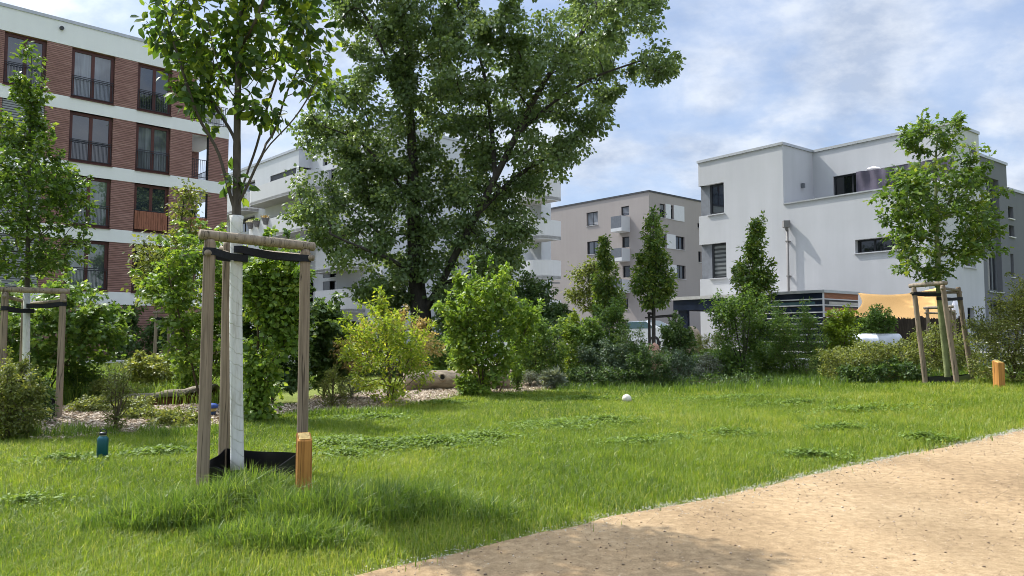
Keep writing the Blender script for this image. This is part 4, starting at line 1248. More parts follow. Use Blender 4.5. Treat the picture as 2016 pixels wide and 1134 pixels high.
def thin(C, gap, wl, seed):
    """leave gaps between clumps"""
    if gap <= 0 or len(C) < 8: return C
    g = np.random.default_rng(seed + 3); v = np.zeros(len(C))
    for i in range(7):
        k = unit(g.normal(0, 1, 3)) * 2 * math.pi / (wl * g.uniform(.6, 1.6)); v += np.sin(C @ k + g.uniform(0, 6.3))
    return C[v > np.quantile(v, gap)]

def shoots(C, base, k, ln, seed):
    """single shoots that stick out of the crown"""
    g = np.random.default_rng(seed + 9); cen = C.mean(0); zc = np.quantile(C[:, 2], .55)
    top = C[C[:, 2] > zc]
    if len(top) < 3: return C[:0]
    p = top[g.choice(len(top), k)]; d = unit(unit(p - cen) * [1, 1, .8] + [0, 0, .75] + g.normal(0, .2, (k, 3)))
    L = g.uniform(.4, 1.2, (k, 1)) * ln
    return np.concatenate([p + d * L * .5, p + d * L])

def plant(name, label, cat, base, polys, Y, n, per, rad, size, mat, barkmat='twig', r0=.03, rt=.004, paths=None, group=None, seed=1,
          stem='trunk', crown='crown', depth=.9, step=.15, minfrac=.0, grow_kw={}, multi=0, C=None, gap=0.0, gapwl=.6, nshoot=0, shootlen=.3, **kw):
    root = empty(name, base, label, cat, group)
    if C is None: C = thin(crown_points(polys, Y, int(n / (1 - gap)), seed, depth), gap, gapwl, seed)
    nb = len(C)
    if nshoot: C = np.concatenate([C, shoots(C, base, nshoot, shootlen, seed)])
    if paths is None:
        topc = C[np.argmax(C[:, 2])]; cen = C.mean(0)
        if multi:
            g = np.random.default_rng(seed); paths = [np.array([base + [0, 0, -.05], base + [0, 0, .08]])]
            far = C[g.choice(len(C), min(multi, len(C)), replace=False)]
            for f in far: paths.append(np.array([base + [0, 0, .08], base + (f - base) * .35 + [0, 0, .12], base + (f - base) * .8 + [0, 0, .08]]))
        else:
            m = np.array([cen[0], cen[1], (base[2] + topc[2]) / 2])
            paths = [np.array([base + [0, 0, -.05], base * .6 + m * .4, m * .7 + topc * .3, m * .15 + topc * .85])]
    ch, E, D = grow(paths, C, r0, rt, step, seed, minfrac=minfrac, **grow_kw)
    t = link(stem, tubes_mesh(stem, ch), barkmat)
    if nshoot:      # ends come back in growing order: find the shoots again
        dd = np.linalg.norm(E[:, None] - C[None, nb:], axis=-1).min(1) < 1e-6; rad = np.where(dd, rad * .5, rad)
    c = scatter_leaves(crown, E, D, per, rad, size, mat, None, seed + 5, part=crown, **kw)
    shift_parent([t, c], root)
    return root

def ell(cx, cy, rx, ry, n=18, wob=.12, seed=0):
    g = random.Random(seed + int(cx)); out = []
    for i in range(n):
        t = 2 * math.pi * i / n; k = 1 + g.uniform(-wob, wob)
        out.append((cx + rx * k * math.cos(t), cy + ry * k * math.sin(t)))
    return out

# ================================================================== big tree on the far side of the lawn
TY = 30.0
B_ = gp(835, 690); B_ = ground(pt(832, 640, TY)[0], TY)
tp = lambda *a: np.array([pt(x, y, TY + d) for x, y, d in a])
paths = [np.vstack([B_ + [0, 0, -.2], tp((832, 640, 0), (824, 590, 0), (818, 540, .1), (816, 470, .2), (814, 400, .2), (813, 320, .1), (808, 230, 0), (803, 150, -.2), (796, 70, -.3), (790, -60, -.3))]),
         tp((832, 620, 0), (868, 560, -.3), (902, 490, -.8), (940, 420, -1), (975, 350, -1.2), (1010, 280, -1.2), (1050, 200, -1.3), (1090, 130, -1.3), (1150, 60, -1.3), (1200, -40, -1.2)),
         tp((820, 560, 0), (790, 520, -1), (745, 500, -1.8), (690, 480, -2.2), (630, 450, -2.4)),
         tp((940, 420, -1), (985, 375, -.4), (1040, 330, .2), (1110, 290, .4), (1170, 240, .5)),
         tp((1020, 262, -1.2), (1090, 200, -.6), (1170, 150, -.6), (1260, 120, -.6)),
         tp((815, 400, .2), (760, 330, -.6), (700, 270, -1), (640, 250, -1.2)),
         tp((868, 560, -.3), (920, 540, .8), (980, 500, 1.4), (1030, 450, 1.6)),
         tp((808, 240, 0), (770, 130, -.4), (730, 50, -.8), (700, 0, -1)),
         tp((975, 350, -1.2), (968, 250, -.3), (955, 150, 0), (930, 60, 0))]
polys = [[(658, 0), (670, -90), (930, -100), (965, 0), (975, 45), (930, 72), (870, 88), (815, 96), (745, 98), (700, 80), (668, 45)],
         [(800, 105), (860, 75), (940, 82), (1000, 40), (1040, 50), (1090, 62), (1100, 20), (1130, -80), (1290, -60), (1308, 10), (1290, 45), (1228, 70), (1275, 92), (1322, 128), (1326, 150), (1250, 165), (1215, 180), (1170, 175), (1120, 190), (1000, 220), (900, 240), (800, 250), (790, 170)],
         [(990, 225), (1110, 195), (1200, 190), (1205, 225), (1175, 265), (1135, 295), (1125, 330), (1070, 350), (1010, 345), (950, 300)],
         [(690, 130), (735, 120), (800, 132), (810, 250), (830, 340), (760, 380), (650, 300), (585, 285), (578, 262), (640, 215), (668, 160)],
         [(570, 392), (615, 345), (720, 320), (830, 340), (850, 450), (840, 545), (780, 565), (715, 560), (670, 530), (620, 470), (565, 415)],
         [(830, 320), (960, 345), (1058, 355), (1076, 385), (1056, 435), (1026, 490), (1002, 560), (982, 630), (930, 630), (880, 620), (850, 560)],
         [(830, 250), (960, 235), (1000, 330), (960, 360), (830, 345)],
         [(690, 560), (795, 550), (800, 600), (760, 640), (720, 620)], [(868, 590), (975, 590), (990, 640), (950, 660), (900, 690), (870, 660)]]
big = plant('poplar_tree', 'tall spreading dark green tree with forked trunk towering over the shrubs', 'tree', B_, polys, TY, 950, 112, .50, .145,
            'leaf_poplar', 'bark_dark', .42, .010, paths, None, 11, depth=.75, step=.35, minfrac=.28, wr=.85, droop=.5, upb=.5, flat=.65, tbias=.42, tvar=.22,
            grow_kw=dict(lenpen=.10, up=.2, cap=.15), gap=.34, gapwl=1.7, sizevar=.45, nshoot=60, shootlen=.9)
# ================================================================== staked trees
def stakes(label, P3, h, rad, group, tie=None, sheet=.22, beams=(0, 1, 2), mats=('stake_wood', 'rail_wood'), sag=.0, lean=.03, ties=(0, 2), beam_ext=.09, tilt=(0, 0)):
    """three round posts with top rails, black webbing ties to the trunk and a plastic root collar"""
    P3 = [np.asarray(p, float) for p in P3]; c = sum(P3) / 3
    o = empty('tree_stakes', c, label, 'tree stakes', group)
    tops = []
    r_ = random.Random(int(abs(c[0]) * 100))
    for p in P3:
        tpz = p + [r_.uniform(-lean, lean), r_.uniform(-lean, lean), h[len(tops)] if isinstance(h, (tuple, list)) else h]
        dcen = c - p; tpz[:2] += dcen[:2] * .03 + np.array(tilt)
        tops.append(tpz)
        m = MB(); pts_ = [p + (tpz - p) * t - c for t in (-.08, .0, .15, .35, .55, .75, .9, .985, 1.0)]
        m.tube(pts_, [rad * 1.03] * 3 + [rad * 1.01, rad, rad * .98, rad * .98, rad * .97, rad * .82], 14, wob=.015)
        m.build('post', mats[0], o, True)
    for i in beams:
        a, b = tops[i], tops[(i + 1) % 3]; d = unit(b - a)
        zoff = np.array([0, 0, rad * .75 if i == 0 else -rad * (.5 + .9 * i)])
        side = unit(np.cross(d, [0, 0, 1])) * (rad * .4)
        m = MB(); n_ = 7
        pts_ = [a - d * beam_ext + (b + d * beam_ext - (a - d * beam_ext)) * k / n_ + zoff - c for k in range(n_ + 1)]
        rr_ = rad * (.92 if i == 0 else .6); m.tube(pts_, [rr_ * .96, rr_] + [rr_] * (n_ - 3) + [rr_ * .96, rr_ * .9], 12, wob=.02)
        m.build('rail', mats[1], o, True)
    if tie is not None:
        tr, tz, trad = tie
        for k, i in enumerate(ties):
            z = tz - .085 * k
            pz = P3[i] + (tops[i] - P3[i]) * min(.96, (z + .02 - P3[i][2]) / (tops[i][2] - P3[i][2])); tz_ = np.array([tr[0], tr[1], z])
            m = MB(); d = unit((tz_ - pz) * [1, 1, 0]); s_ = np.array([-d[1], d[0], 0])
            hw = .033
            for sg in (-1, 1):
                a, b = pz + s_ * sg * (rad + .004) - d * rad * .2, tz_ + s_ * sg * (trad + .004) + d * trad * .1
                mid = (a + b) / 2 + [0, 0, -.015]
                for q0, q1 in ((a, mid), (mid, b)):
                    q0, q1 = q0 - c, q1 - c; e = s_ * .003
                    m.add([q0 - e - [0, 0, hw], q1 - e - [0, 0, hw], q1 - e + [0, 0, hw], q0 - e + [0, 0, hw], q0 + e - [0, 0, hw], q1 + e - [0, 0, hw], q1 + e + [0, 0, hw], q0 + e + [0, 0, hw]],
                          [(0, 1, 2, 3), (5, 4, 7, 6), (3, 2, 6, 7), (1, 0, 4, 5), (0, 3, 7, 4), (2, 1, 5, 6)])
            for cen, rr in ((pz - c, rad + .006), (tz_ - c, trad + .006)):
                m.lathe([(rr, -hw), (rr + .001, 0), (rr, hw)], cen, 18)
            m.build('tie_strap', 'black_fabric', o)
    if sheet:
        m = MB(); sc = .93
        n_ = 10; ring = []
        for i in range(3):
            a, b = P3[i], P3[(i + 1) % 3]
            for k in range(n_):
                t = k / n_; q = a + (b - a) * t; q = c + (q - c) * (sc - .04 * math.sin(math.pi * t)); ring.append(q - c)
        k = len(ring); hh = [sheet * ((.62 if 1 < i < n_ - 1 else .85) if sag and i < n_ else 1.08) * (1 + .02 * math.sin(i * .7)) for i in range(k)]
        vs = [q + [0, 0, -.15] for q in ring] + [q + [0, 0, hh[i]] for i, q in enumerate(ring)]
        vs += [q * [.985, .985, 1] + [0, 0, -.15] for q in ring] + [q * [.985, .985, 1] + [0, 0, hh[i]] for i, q in enumerate(ring)]
        fs = []
        for i in range(k):
            j = (i + 1) % k; fs += [(i, j, k + j, k + i), (2 * k + j, 2 * k + i, 3 * k + i, 3 * k + j), (k + i, k + j, 3 * k + j, 3 * k + i)]
        m.add(vs, fs); m.build('root_collar', 'black_plastic', o)
    return o, tops, c

def fit_height(p, py):      # height of a post whose top shows at image row py
    for h in np.linspace(.5, 4, 800):
        q = p + [0, 0, h]
        v = np.array(q) - [0, 0, EYE]; yc = v[1] * cp + v[2] * sp; zc = -v[1] * sp + v[2] * cp
        if 567 - F * zc / yc <= py: return h
    return 2.2

# --- nearest tree, whitewashed trunk between three stakes
pA, pB, pC = ground(pt(400, 900, 6.85)[0], 6.85), ground(pt(441, 900, 7.72)[0], 7.72), ground(pt(595, 900, 7.45)[0], 7.45)
hs = (fit_height(pA, 472), fit_height(pB, 478), fit_height(pC, 492))
nearC = (pA + pB + pC) / 3
nt = ground(pt(466, 800, 7.28)[0], 7.28)
ztie = pt(470, 492, 7.28)[2]
stakes('three weathered wooden stakes round the whitewashed young tree standing closest on the lawn', (pA, pC, pB), (hs[0], hs[2], hs[1]), .053, 'tree stake tripods', ((nt[0], nt[1]), ztie, .066), .22, sag=1, ties=(1, 0), lean=.015)
np_ = lambda *a: np.array([pt(x, y, 7.28 + d) for x, y, d in a])
paths = [np.vstack([nt + [0, 0, -.1], nt + [0, 0, .0], np_((467, 900, 0), (466, 820, 0), (465, 720, 0), (464.5, 620, 0), (465, 520, 0), (465.5, 430, 0), (466, 330, 0), (467, 230, 0), (469, 140, 0), (473, 60, 0), (478, -20, 0), (480, -120, .05), (484, -230, .05))]),
         np_((465, 425, 0), (452, 380, -.04), (438, 325, -.08), (428, 288, -.1), (408, 262, -.12), (386, 225, -.15), (368, 165, -.2), (350, 110, -.2), (335, 60, -.2)),
         np_((467, 285, 0), (452, 250, .1), (430, 222, .15), (408, 185, .2), (392, 140, .2), (375, 90, .25)),
         np_((466, 405, 0), (482, 380, -.05), (502, 335, -.1), (512, 300, -.1), (535, 280, -.15), (566, 250, -.2), (592, 218, -.25), (625, 160, -.3), (650, 100, -.3)),
         np_((466, 395, 0), (477, 370, .1), (492, 325, .2), (505, 290, .25), (520, 230, .3), (545, 150, .3), (575, 90, .3)),
         np_((508, 300, -.1), (540, 268, 0), (560, 190, .1), (585, 140, .1)),
         np_((467, 215, 0), (505, 170, .2), (530, 110, .3), (540, 40, .3)),
         np_((467, 200, 0), (440, 160, -.25), (420, 100, -.4), (410, 40, -.4)),
         np_((470, 100, 0), (500, 50, -.3), (520, 0, -.4), (540, -80, -.4)),
         np_((478, -20, 0), (440, -80, .1), (400, -150, .1))]
polys = [[(284, 42), (292, 5), (330, -20), (460, -20), (462, 90), (440, 175), (400, 160), (372, 160), (345, 150), (322, 130), (300, 95)],
         [(470, -20), (610, -20), (620, 20), (600, 60), (560, 110), (540, 150), (520, 195), (480, 200), (468, 130)],
         [(600, 60), (640, 40), (680, 90), (640, 110), (652, 160), (615, 190), (600, 205), (570, 175), (590, 120)],
         [(340, 155), (400, 168), (440, 185), (415, 240), (385, 262), (352, 245), (338, 215)],
         [(480, 200), (560, 180), (556, 225), (545, 262), (520, 235), (492, 240)],
         [(300, -20), (330, -150), (420, -250), (520, -250), (600, -150), (640, -20)],
         [(415, 322), (440, 312), (470, 345), (465, 370), (430, 345)]]
near = plant('young_tree', 'young broad-leaved tree with whitewashed trunk between weathered stakes, closest on the lawn', 'tree', nt, polys, 7.28, 285, 14, .13, .100, 'leaf_near', 'bark_young',
             .047, .0035, paths, 'staked young trees', 21, depth=.85, step=.09, minfrac=.55, kind='oval', wr=.55, droop=.6, upb=.55, flat=.9, tbias=.5, tvar=.34, sizevar=.4, gap=.15, gapwl=.5, grow_kw=dict(lenpen=.2, up=.15))
m = MB(); tr_ = [(467.5, 938), (467, 900), (466, 820), (465, 720), (464.5, 620), (465, 520), (465.5, 440), (466, 425)]
wp = [pt(x, y, 7.28) for x, y in tr_]
m.tube([p - nt for p in wp], [.064, .062, .060, .060, .059, .058, .058, .066], 20, wob=.03)
wr_ = m.build('trunk_wrap', 'trunk_wrap_cloth', near, True)

# --- tree with white trunk on the left
lb = [ground(pt(116, 800, 12.0)[0], 12.0), ground(pt(2, 800, 11.6)[0], 11.6), ground(pt(52, 800, 13.1)[0] - .1, 13.1)]
lt = ground(pt(52, 800, 12.25)[0], 12.25)
stakes('three wooden stakes with flat top rails round the white-wrapped tree on the left bed', lb, fit_height(lb[0], 578), .05, 'tree stake tripods', ((lt[0], lt[1]), pt(52, 602, 12.25)[2], .055), .30, ties=(0, 1))
lp = lambda *a: np.array([pt(x, y, 12.25 + d) for x, y, d in a])
polys = [[(58, 88), (80, 100), (78, 150), (85, 200), (75, 245), (45, 240), (40, 190), (28, 180), (44, 140)],
         [(15, 235), (90, 240), (100, 300), (70, 320), (30, 300), (0, 290)],
         [(-30, 300), (60, 310), (130, 320), (150, 380), (165, 430), (150, 470), (165, 520), (100, 540), (20, 545), (-60, 500), (-70, 400)]]
lt_t = plant('young_tree', 'young feathery conical tree with white-wrapped trunk at the left edge', 'tree', lt, polys, 12.25, 470, 17, .13, .085, 'leaf_oak', 'bark_young', .040, .004,
      [np.vstack([lt + [0, 0, -.1], lp((51.5, 800, 0), (51.5, 740, 0), (52, 650, 0), (53, 600, 0), (55, 500, 0), (57, 400, 0), (58, 300, 0), (60, 200, 0), (62, 110, 0))])], 'staked young trees', 31, depth=.85, minfrac=.38,
      kind='kite', wr=.7, droop=.15, upb=1.2, flat=.55, tbias=.45, tvar=.25, grow_kw=dict(up=.1, lenpen=.25), gap=.25, gapwl=.7, nshoot=20, shootlen=.25)
m = MB(); m.tube([lt - lt + [0, 0, -.05]] + [pt(x, y, 12.25) - lt for x, y in ((51.5, 800), (51.5, 740), (52, 650), (52.5, 575))], [.058, .055, .053, .052, .05], 14, wob=.03)
m.build('trunk_wrap', 'trunk_wrap_cloth', lt_t, True)

# --- small tree before the brick block
st = [ground(pt(304, 700, 21)[0], 21), ground(pt(366, 700, 21.3)[0], 21.3), ground(pt(330, 700, 22.6)[0], 22.6)]
tt = ground(pt(339, 700, 21.5)[0], 21.5)
stakes('thin stakes with pale top rail in front of the red brick base', st, fit_height(st[0], 618), .045, 'tree stake tripods', ((tt[0], tt[1]), pt(330, 629, 21.5)[2], .055), 0, ties=(0, 1))
polys = [[(362, 358), (384, 372), (380, 430), (388, 460), (362, 470), (345, 420), (350, 380)], [(300, 470), (345, 450), (390, 470), (398, 520), (385, 560), (330, 560), (290, 580), (275, 600), (272, 500)],
         [(270, 590), (330, 570), (385, 570), (370, 605), (320, 600)]]
t3 = plant('young_tree', 'young tree with hanging seed clusters in front of the red brick facade', 'tree', tt, polys, 21.5, 220, 16, .3, .12, 'leaf_olive', 'bark_young', .06, .006,
      [np.vstack([tt + [0, 0, -.1], pt(340, 640, 21.5), pt(342, 560, 21.5), pt(352, 470, 21.5), pt(365, 375, 21.5)])], 'staked young trees', 41, depth=.8, step=.25, minfrac=.3, kind='kite', wr=.7, droop=.4, tbias=.45, tvar=.25)
m = MB(); m.tube([pt(x, y, 21.5) - tt for x, y in ((338.5, 712), (339, 680), (340, 610))], [.06, .057, .055], 12, wob=.03); m.build('trunk_wrap', 'trunk_wrap_cloth', t3, True)

# --- tree on the right, stakes before and behind
ry = 16.3
rb = [ground(pt(1822, 740, ry)[0], ry), ground(pt(1884, 740, ry - .5)[0], ry - .5), ground(pt(1914, 740, ry + .5)[0], ry + .5)]
rt_ = ground(pt(1866, 740, ry + .1)[0], ry + .1)
hh_ = fit_height(rb[0], 566)
rb0 = [p.copy() for p in rb]
o_, tops, cc = stakes('three grey leaning stakes round the oak-like tree at the right edge of the lawn', rb, hh_, .052, 'tree stake tripods', ((pt(1856, 600, ry)[0], ry + .1), pt(1856, 580, ry)[2], .062), .16, ties=(0, 2), tilt=(-.2, 0))
rp = lambda *a: np.array([pt(x, y, ry + .1 + d) for x, y, d in a])
polys = [[(1790, 240), (1815, 228), (1840, 238), (1880, 235), (1882, 265), (1870, 300), (1800, 300), (1785, 275)],
         [(1738, 372), (1790, 348), (1808, 312), (1870, 300), (1915, 335), (1945, 372), (1968, 384), (1975, 402), (1960, 430), (1900, 430), (1780, 420), (1728, 400)],
         [(1738, 405), (1800, 420), (1900, 425), (1958, 420), (1950, 478), (1920, 508), (1850, 530), (1785, 525), (1778, 480), (1760, 450)],
         [(1805, 530), (1870, 530), (1885, 556), (1810, 556)]]
rt_t = plant('young_tree', 'young tree with lobed leaves rising in front of the white house', 'tree', rt_, polys, ry + .1, 370, 15, .155, .135, 'leaf_oak', 'bark_lichen', .062, .005,
      [np.vstack([rt_ + [0, 0, -.1], rp((1864, 720, 0), (1856, 650, 0), (1851, 600, 0), (1847, 540, 0), (1844, 450, 0), (1842, 380, 0), (1842, 310, 0), (1846, 255, 0))])], 'staked young trees', 51,
      depth=.85, step=.16, minfrac=.42, kind='lobe', wr=.6, droop=.2, upb=1.0, flat=.6, tbias=.45, tvar=.28, grow_kw=dict(up=.15, lenpen=.2), gap=.34, gapwl=.8, nshoot=22, shootlen=.28)
sb_ = [ground(pt(1830, 700, 20.3)[0], 20.3), ground(pt(1872, 700, 19.7)[0], 19.7), ground(pt(1882, 700, 20.8)[0], 20.8)]
stakes('bare stake tripod with a flat rail behind the lobed-leaved tree', sb_, fit_height(sb_[0], 609), .045, 'tree stake tripods', None, 0)

# --- columnar trees in the middle
def columnar(label, px0, px1, ytop, ybot, ybase, Y, seed, mat='leaf_oak', n=190, lean=0, group='columnar young trees', wr=.5, size=.17, per=20):
    cx = (px0 + px1) / 2; hw = (px1 - px0) / 2 * .86
    b = ground(pt(cx + lean * .4, ybase, Y)[0], Y)
    prof = [(0, .12), (.12, .28), (.25, .32), (.4, .55), (.55, .8), (.72, 1.0), (.88, .85), (1, .45)]
    g = random.Random(seed)
    lft = [(cx - hw * w_ * g.uniform(.85, 1.15) - lean * (1 - t), ytop + (ybot - ytop) * t) for t, w_ in prof]
    rgt = [(cx + hw * w_ * g.uniform(.85, 1.15) - lean * (1 - t), ytop + (ybot - ytop) * t) for t, w_ in prof]
    p = [np.vstack([b + [0, 0, -.1], pt(cx, (ybase + ybot) / 2, Y), pt(cx - lean * .3, ybot - (ybot - ytop) * .4, Y), pt(cx - lean, ytop + 10, Y)])]
    return plant('columnar_tree', label, 'tree', b, [lft + rgt[::-1]], Y, int(n * 1.25), 15, .17, size * .9, mat, 'bark_young', .07, .007, p, group, seed, depth=.9, step=.25, minfrac=.3,
                 kind='kite', wr=wr, droop=.35, upb=.8, flat=.9, tbias=.55, tvar=.3, gap=.34, gapwl=.7, nshoot=18, shootlen=.35)
columnar('slim columnar tree leaning to the side, second of three before the beige block', 1172, 1236, 474, 628, 690, 30, 61, lean=18)
columnar('tallest columnar tree with dense crown beside the beige balconies', 1240, 1334, 418, 604, 690, 27.5, 62, n=260)
columnar('columnar tree with thin top in front of the white house wall', 1440, 1526, 438, 612, 700, 26.5, 63, n=230)
b = ground(pt(1168, 690, 33)[0], 33)
plant('serviceberry_tree', 'thin loose tree with bronze-green tiered leaves before the beige wall', 'tree', b, [[(1130, 520), (1185, 515), (1180, 545), (1120, 560)], [(1120, 565), (1185, 548), (1182, 590), (1122, 590)], [(1135, 590), (1182, 592), (1180, 615), (1150, 612)]], 33, 150, 18, .34, .14,
      'leaf_bronze', 'bark_dark', .06, .008, [np.vstack([b, pt(1170, 640, 33), pt(1168, 580, 33), pt(1164, 525, 33)])], None, 64, depth=.8, step=.3, minfrac=.35, wr=.6, droop=.3, flat=.4, tbias=.5, tvar=.25)
for lab, pxs, Y, ytop in (('two thin dark stakes beside the slim leaning columnar tree', (1222, 1231, 1227), 30.5, 633),
                          ('dark stakes with long cross rail below the tallest columnar tree', (1279, 1286, 1331), 27.2, 619),
                          ('weathered stakes round the white-wrapped trunk before the panelled pavilion', (1466, 1501, 1494), 25.9, 624)):
    ps = [ground(pt(px, 690, Y + d)[0], Y + d) for px, d in zip(pxs, (0, .7, .2))]
    stakes(lab, ps, fit_height(ps[0], ytop), .05, 'tree stake tripods', None, 0, lean=.05, beam_ext=.16, mats=('bark_dark', 'bark_dark'))
pw = ground(pt(1491, 690, 26.3)[0], 26.3)
m = MB(); m.tube([(0, 0, 0), (.01, 0, .8), (0, 0, 1.5)], [.07, .065, .06], 12, wob=.04)
POST_WRAP = m.build('wrapped_trunk', 'trunk_wrap_cloth'); POST_WRAP.location = pw; tag(POST_WRAP, 'white-wrapped slim trunk standing between stakes before the panelled pavilion', 'tree trunk')

# ================================================================== shrubs
SHN = [100]
def shrub(name, label, Y, polys, mat, n=120, per=22, rad=.18, size=.08, base=None, multi=5, group=None, kind='kite', cat='shrub', barkmat='twig', **kw):
    SHN[0] += 7
    if not isinstance(polys[0][0], (tuple, list)): polys = [polys]
    allp = np.concatenate([np.asarray(p, float) for p in polys])
    bx = base if base is not None else (allp[:, 0].min() + allp[:, 0].max()) / 2
    X = (bx - 1008) / F * Y
    b = ground(X, Y)
    hgt = (allp[:, 1].max() - allp[:, 1].min()) / F * Y
    d = dict(depth=.85, step=.12, wr=.65, droop=.25, tbias=.45, tvar=.25, gap=.36, gapwl=.28 * max(.6, hgt), nshoot=int(8 + n * .08), shootlen=.2 * max(.5, hgt)); d.update(kw)
    rad = rad * .8
    return plant(name, label, cat, b, polys, Y, n, per, rad, size, mat, barkmat, .03, .004, None, group, SHN[0], 'stem', 'foliage', multi=multi, kind=kind, **d)

shrub('hazel_bush', 'bright green upright hazel bush beside the pale log', 17.5,
      [(895, 590), (905, 562), (935, 548), (985, 553), (1010, 590), (1020, 615), (1010, 660), (1002, 720), (985, 750), (965, 772), (935, 772), (905, 740), (890, 690), (885, 640)],
      'leaf_hazel', 300, 20, .22, .105, 950, 7, droop=.3, upb=.9, tbias=.5, tvar=.28, wr=.75)
shrub('hazel_branch_bush', 'loose bright shrub with arching twig beside the upright hazel', 18.2, [[(1005, 650), (1040, 620), (1066, 604), (1060, 625), (1030, 660), (1010, 700)], [(1000, 690), (1040, 640), (1050, 680), (1010, 740)]], 'leaf_hazel', 60, 16, .2, .10, 985, 4)
shrub('golden_shrub', 'yellow-green shrub with slender upright shoots on the wood-chip bed', 14.8,
      [[(738, 575), (750, 572), (765, 640), (735, 640)], [(795, 600), (810, 600), (815, 650), (790, 650)], [(712, 640), (800, 620), (838, 680), (848, 740), (806, 785), (770, 795), (735, 788), (690, 755), (678, 700)]],
      'leaf_yellow', 280, 17, .15, .085, 772, 8, wr=.42, droop=.1, upb=.6, tbias=.5, tvar=.3)
shrub('plume_bush', 'tan-plumed shrub spreading out behind the yellow-green shrub', 16.0, [[(655, 690), (690, 650), (730, 640), (735, 720), (700, 730), (660, 715)], [(800, 640), (830, 650), (870, 680), (852, 712), (810, 730)], [(760, 610), (800, 620), (790, 660), (750, 650)]],
      'leaf_tan', 170, 26, .17, .06, 765, 6, wr=.5, tvar=.3)
shrub('hazel_bush', 'tall light green hazel bush with round leaves behind the closest stakes', 12.2, [(490, 530), (520, 505), (560, 512), (588, 570), (590, 640), (575, 690), (545, 730), (535, 800), (520, 832), (488, 832), (476, 790), (474, 690), (476, 600)],
      'leaf_hazel', 330, 20, .17, .085, 510, 7, kind='oval', wr=.85, droop=.5, tbias=.48, tvar=.28)
shrub('maple_bush', 'dark green maple bush filling the gap behind the closest stakes', 15.5, [[(470, 505), (560, 505), (600, 560), (600, 690), (585, 760), (470, 760)], [(585, 600), (600, 650), (600, 750), (580, 760)]], 'leaf_dark', 260, 20, .22, .11, 540, 7, kind='lobe', wr=.9, flat=.5)
shrub('maple_bush', 'dark green maple sapling with layered leaves against the white wall corner', 16.5, [[(610, 630), (650, 602), (668, 625), (640, 650)], [(600, 650), (665, 640), (690, 700), (695, 735), (640, 752), (602, 760)]], 'leaf_dark', 190, 20, .2, .12, 640, 6, kind='lobe', wr=.9, flat=.4, tbias=.55)
shrub('maple_bush', 'bright field maple bush between the brick facade and the closest stakes', 15.0, [[(330, 520), (395, 480), (440, 500), (470, 520), (475, 730), (400, 735), (350, 725), (345, 650), (338, 600), (290, 590), (300, 560)]], 'leaf_hazel', 330, 20, .2, .095, 400, 7, kind='lobe', wr=.85, flat=.5, tbias=.42, tvar=.3)
shrub('maple_bush', 'broad dark maple bush behind the white-wrapped trunk', 15.2, [[(-40, 560), (60, 575), (140, 560), (165, 605), (215, 625), (245, 655), (215, 690), (170, 710), (100, 740), (-40, 730)]], 'leaf_mid', 430, 22, .23, .105, 90, 9, kind='lobe', wr=.85, flat=.45, tbias=.5, tvar=.3)
shrub('climber', 'very dark climbing shrub against the red brick base', 33.5, [[(215, 625), (240, 600), (270, 610), (275, 660), (225, 690)], [(275, 650), (330, 630), (345, 680), (300, 700), (215, 705)]], 'leaf_dark', 130, 24, .32, .16, 270, 6, tbias=.3)
shrub('willow_sapling', 'thin many-stemmed sapling rising from the wood chips beside the teal bottle', 10.7, [(205, 745), (235, 712), (262, 740), (268, 800), (245, 850), (220, 850), (200, 800)], 'leaf_olive', 90, 14, .10, .045, 234, 7, wr=.4, tbias=.3)
shrub('box_bush', 'small-leaved dense bush at the left corner of the lawn', 9.9, [(-20, 740), (20, 715), (60, 740), (80, 790), (70, 840), (40, 866), (-20, 866)], 'leaf_olive', 240, 24, .12, .042, 25, 8, tbias=.4, tvar=.35)
shrub('wild_shrub', 'low scrubby bush hugging the black root collar on the left bed', 11.3, [(40, 760), (90, 745), (100, 800), (80, 860), (40, 860)], 'leaf_dark', 90, 20, .12, .045, 65, 6, tbias=.5)

# middle band, left to right
shrub('cypress_tree', 'dark upright conifer-like tree behind the hazel bush', 27.0, [(1040, 550), (1070, 560), (1088, 600), (1085, 650), (1015, 660), (1010, 600), (1022, 560)], 'leaf_dark', 160, 26, .3, .12, None, 5, cat='tree')
shrub('laurel_bush', 'small dark bush in front of the lowest white balcony', 26.0, [(1080, 605), (1105, 595), (1118, 620), (1112, 660), (1078, 660)], 'leaf_dark', 70, 24, .22, .10)
shrub('arching_shrub', 'arching bright-topped shrub beside the hazel bush', 21.0, [(1005, 660), (1040, 635), (1080, 632), (1105, 655), (1112, 700), (1100, 745), (1020, 745), (1005, 700)], 'leaf_mid', 210, 24, .2, .085, droop=.5, tbias=.5, tvar=.32)
shrub('golden_shoot', 'narrow yellow-green shoot sticking up among dark shrubs', 21.5, [(1118, 622), (1132, 616), (1136, 680), (1130, 740), (1115, 740)], 'leaf_yellow', 60, 18, .12, .08, 1125, 3, tbias=.35)
shrub('arching_shrub', 'rounded olive-green shrub under the thin bronze-leaved tree', 21.2, [(1128, 650), (1160, 635), (1190, 650), (1200, 700), (1190, 745), (1130, 745)], 'leaf_mid', 190, 24, .2, .08, tbias=.45, tvar=.3)
shrub('loose_shrub', 'tall feathery shrub below the slim leaning columnar tree', 23.0, [(1180, 620), (1215, 598), (1228, 640), (1225, 700), (1195, 720), (1175, 680)], 'leaf_mid', 130, 20, .25, .085, tbias=.4)
shrub('juniper_bush', 'bluish dark juniper mound beside the boulder', 20.5, [(1150, 690), (1190, 672), (1230, 690), (1245, 720), (1235, 752), (1150, 752)], 'leaf_blue', 170, 26, .18, .06, tbias=.3)
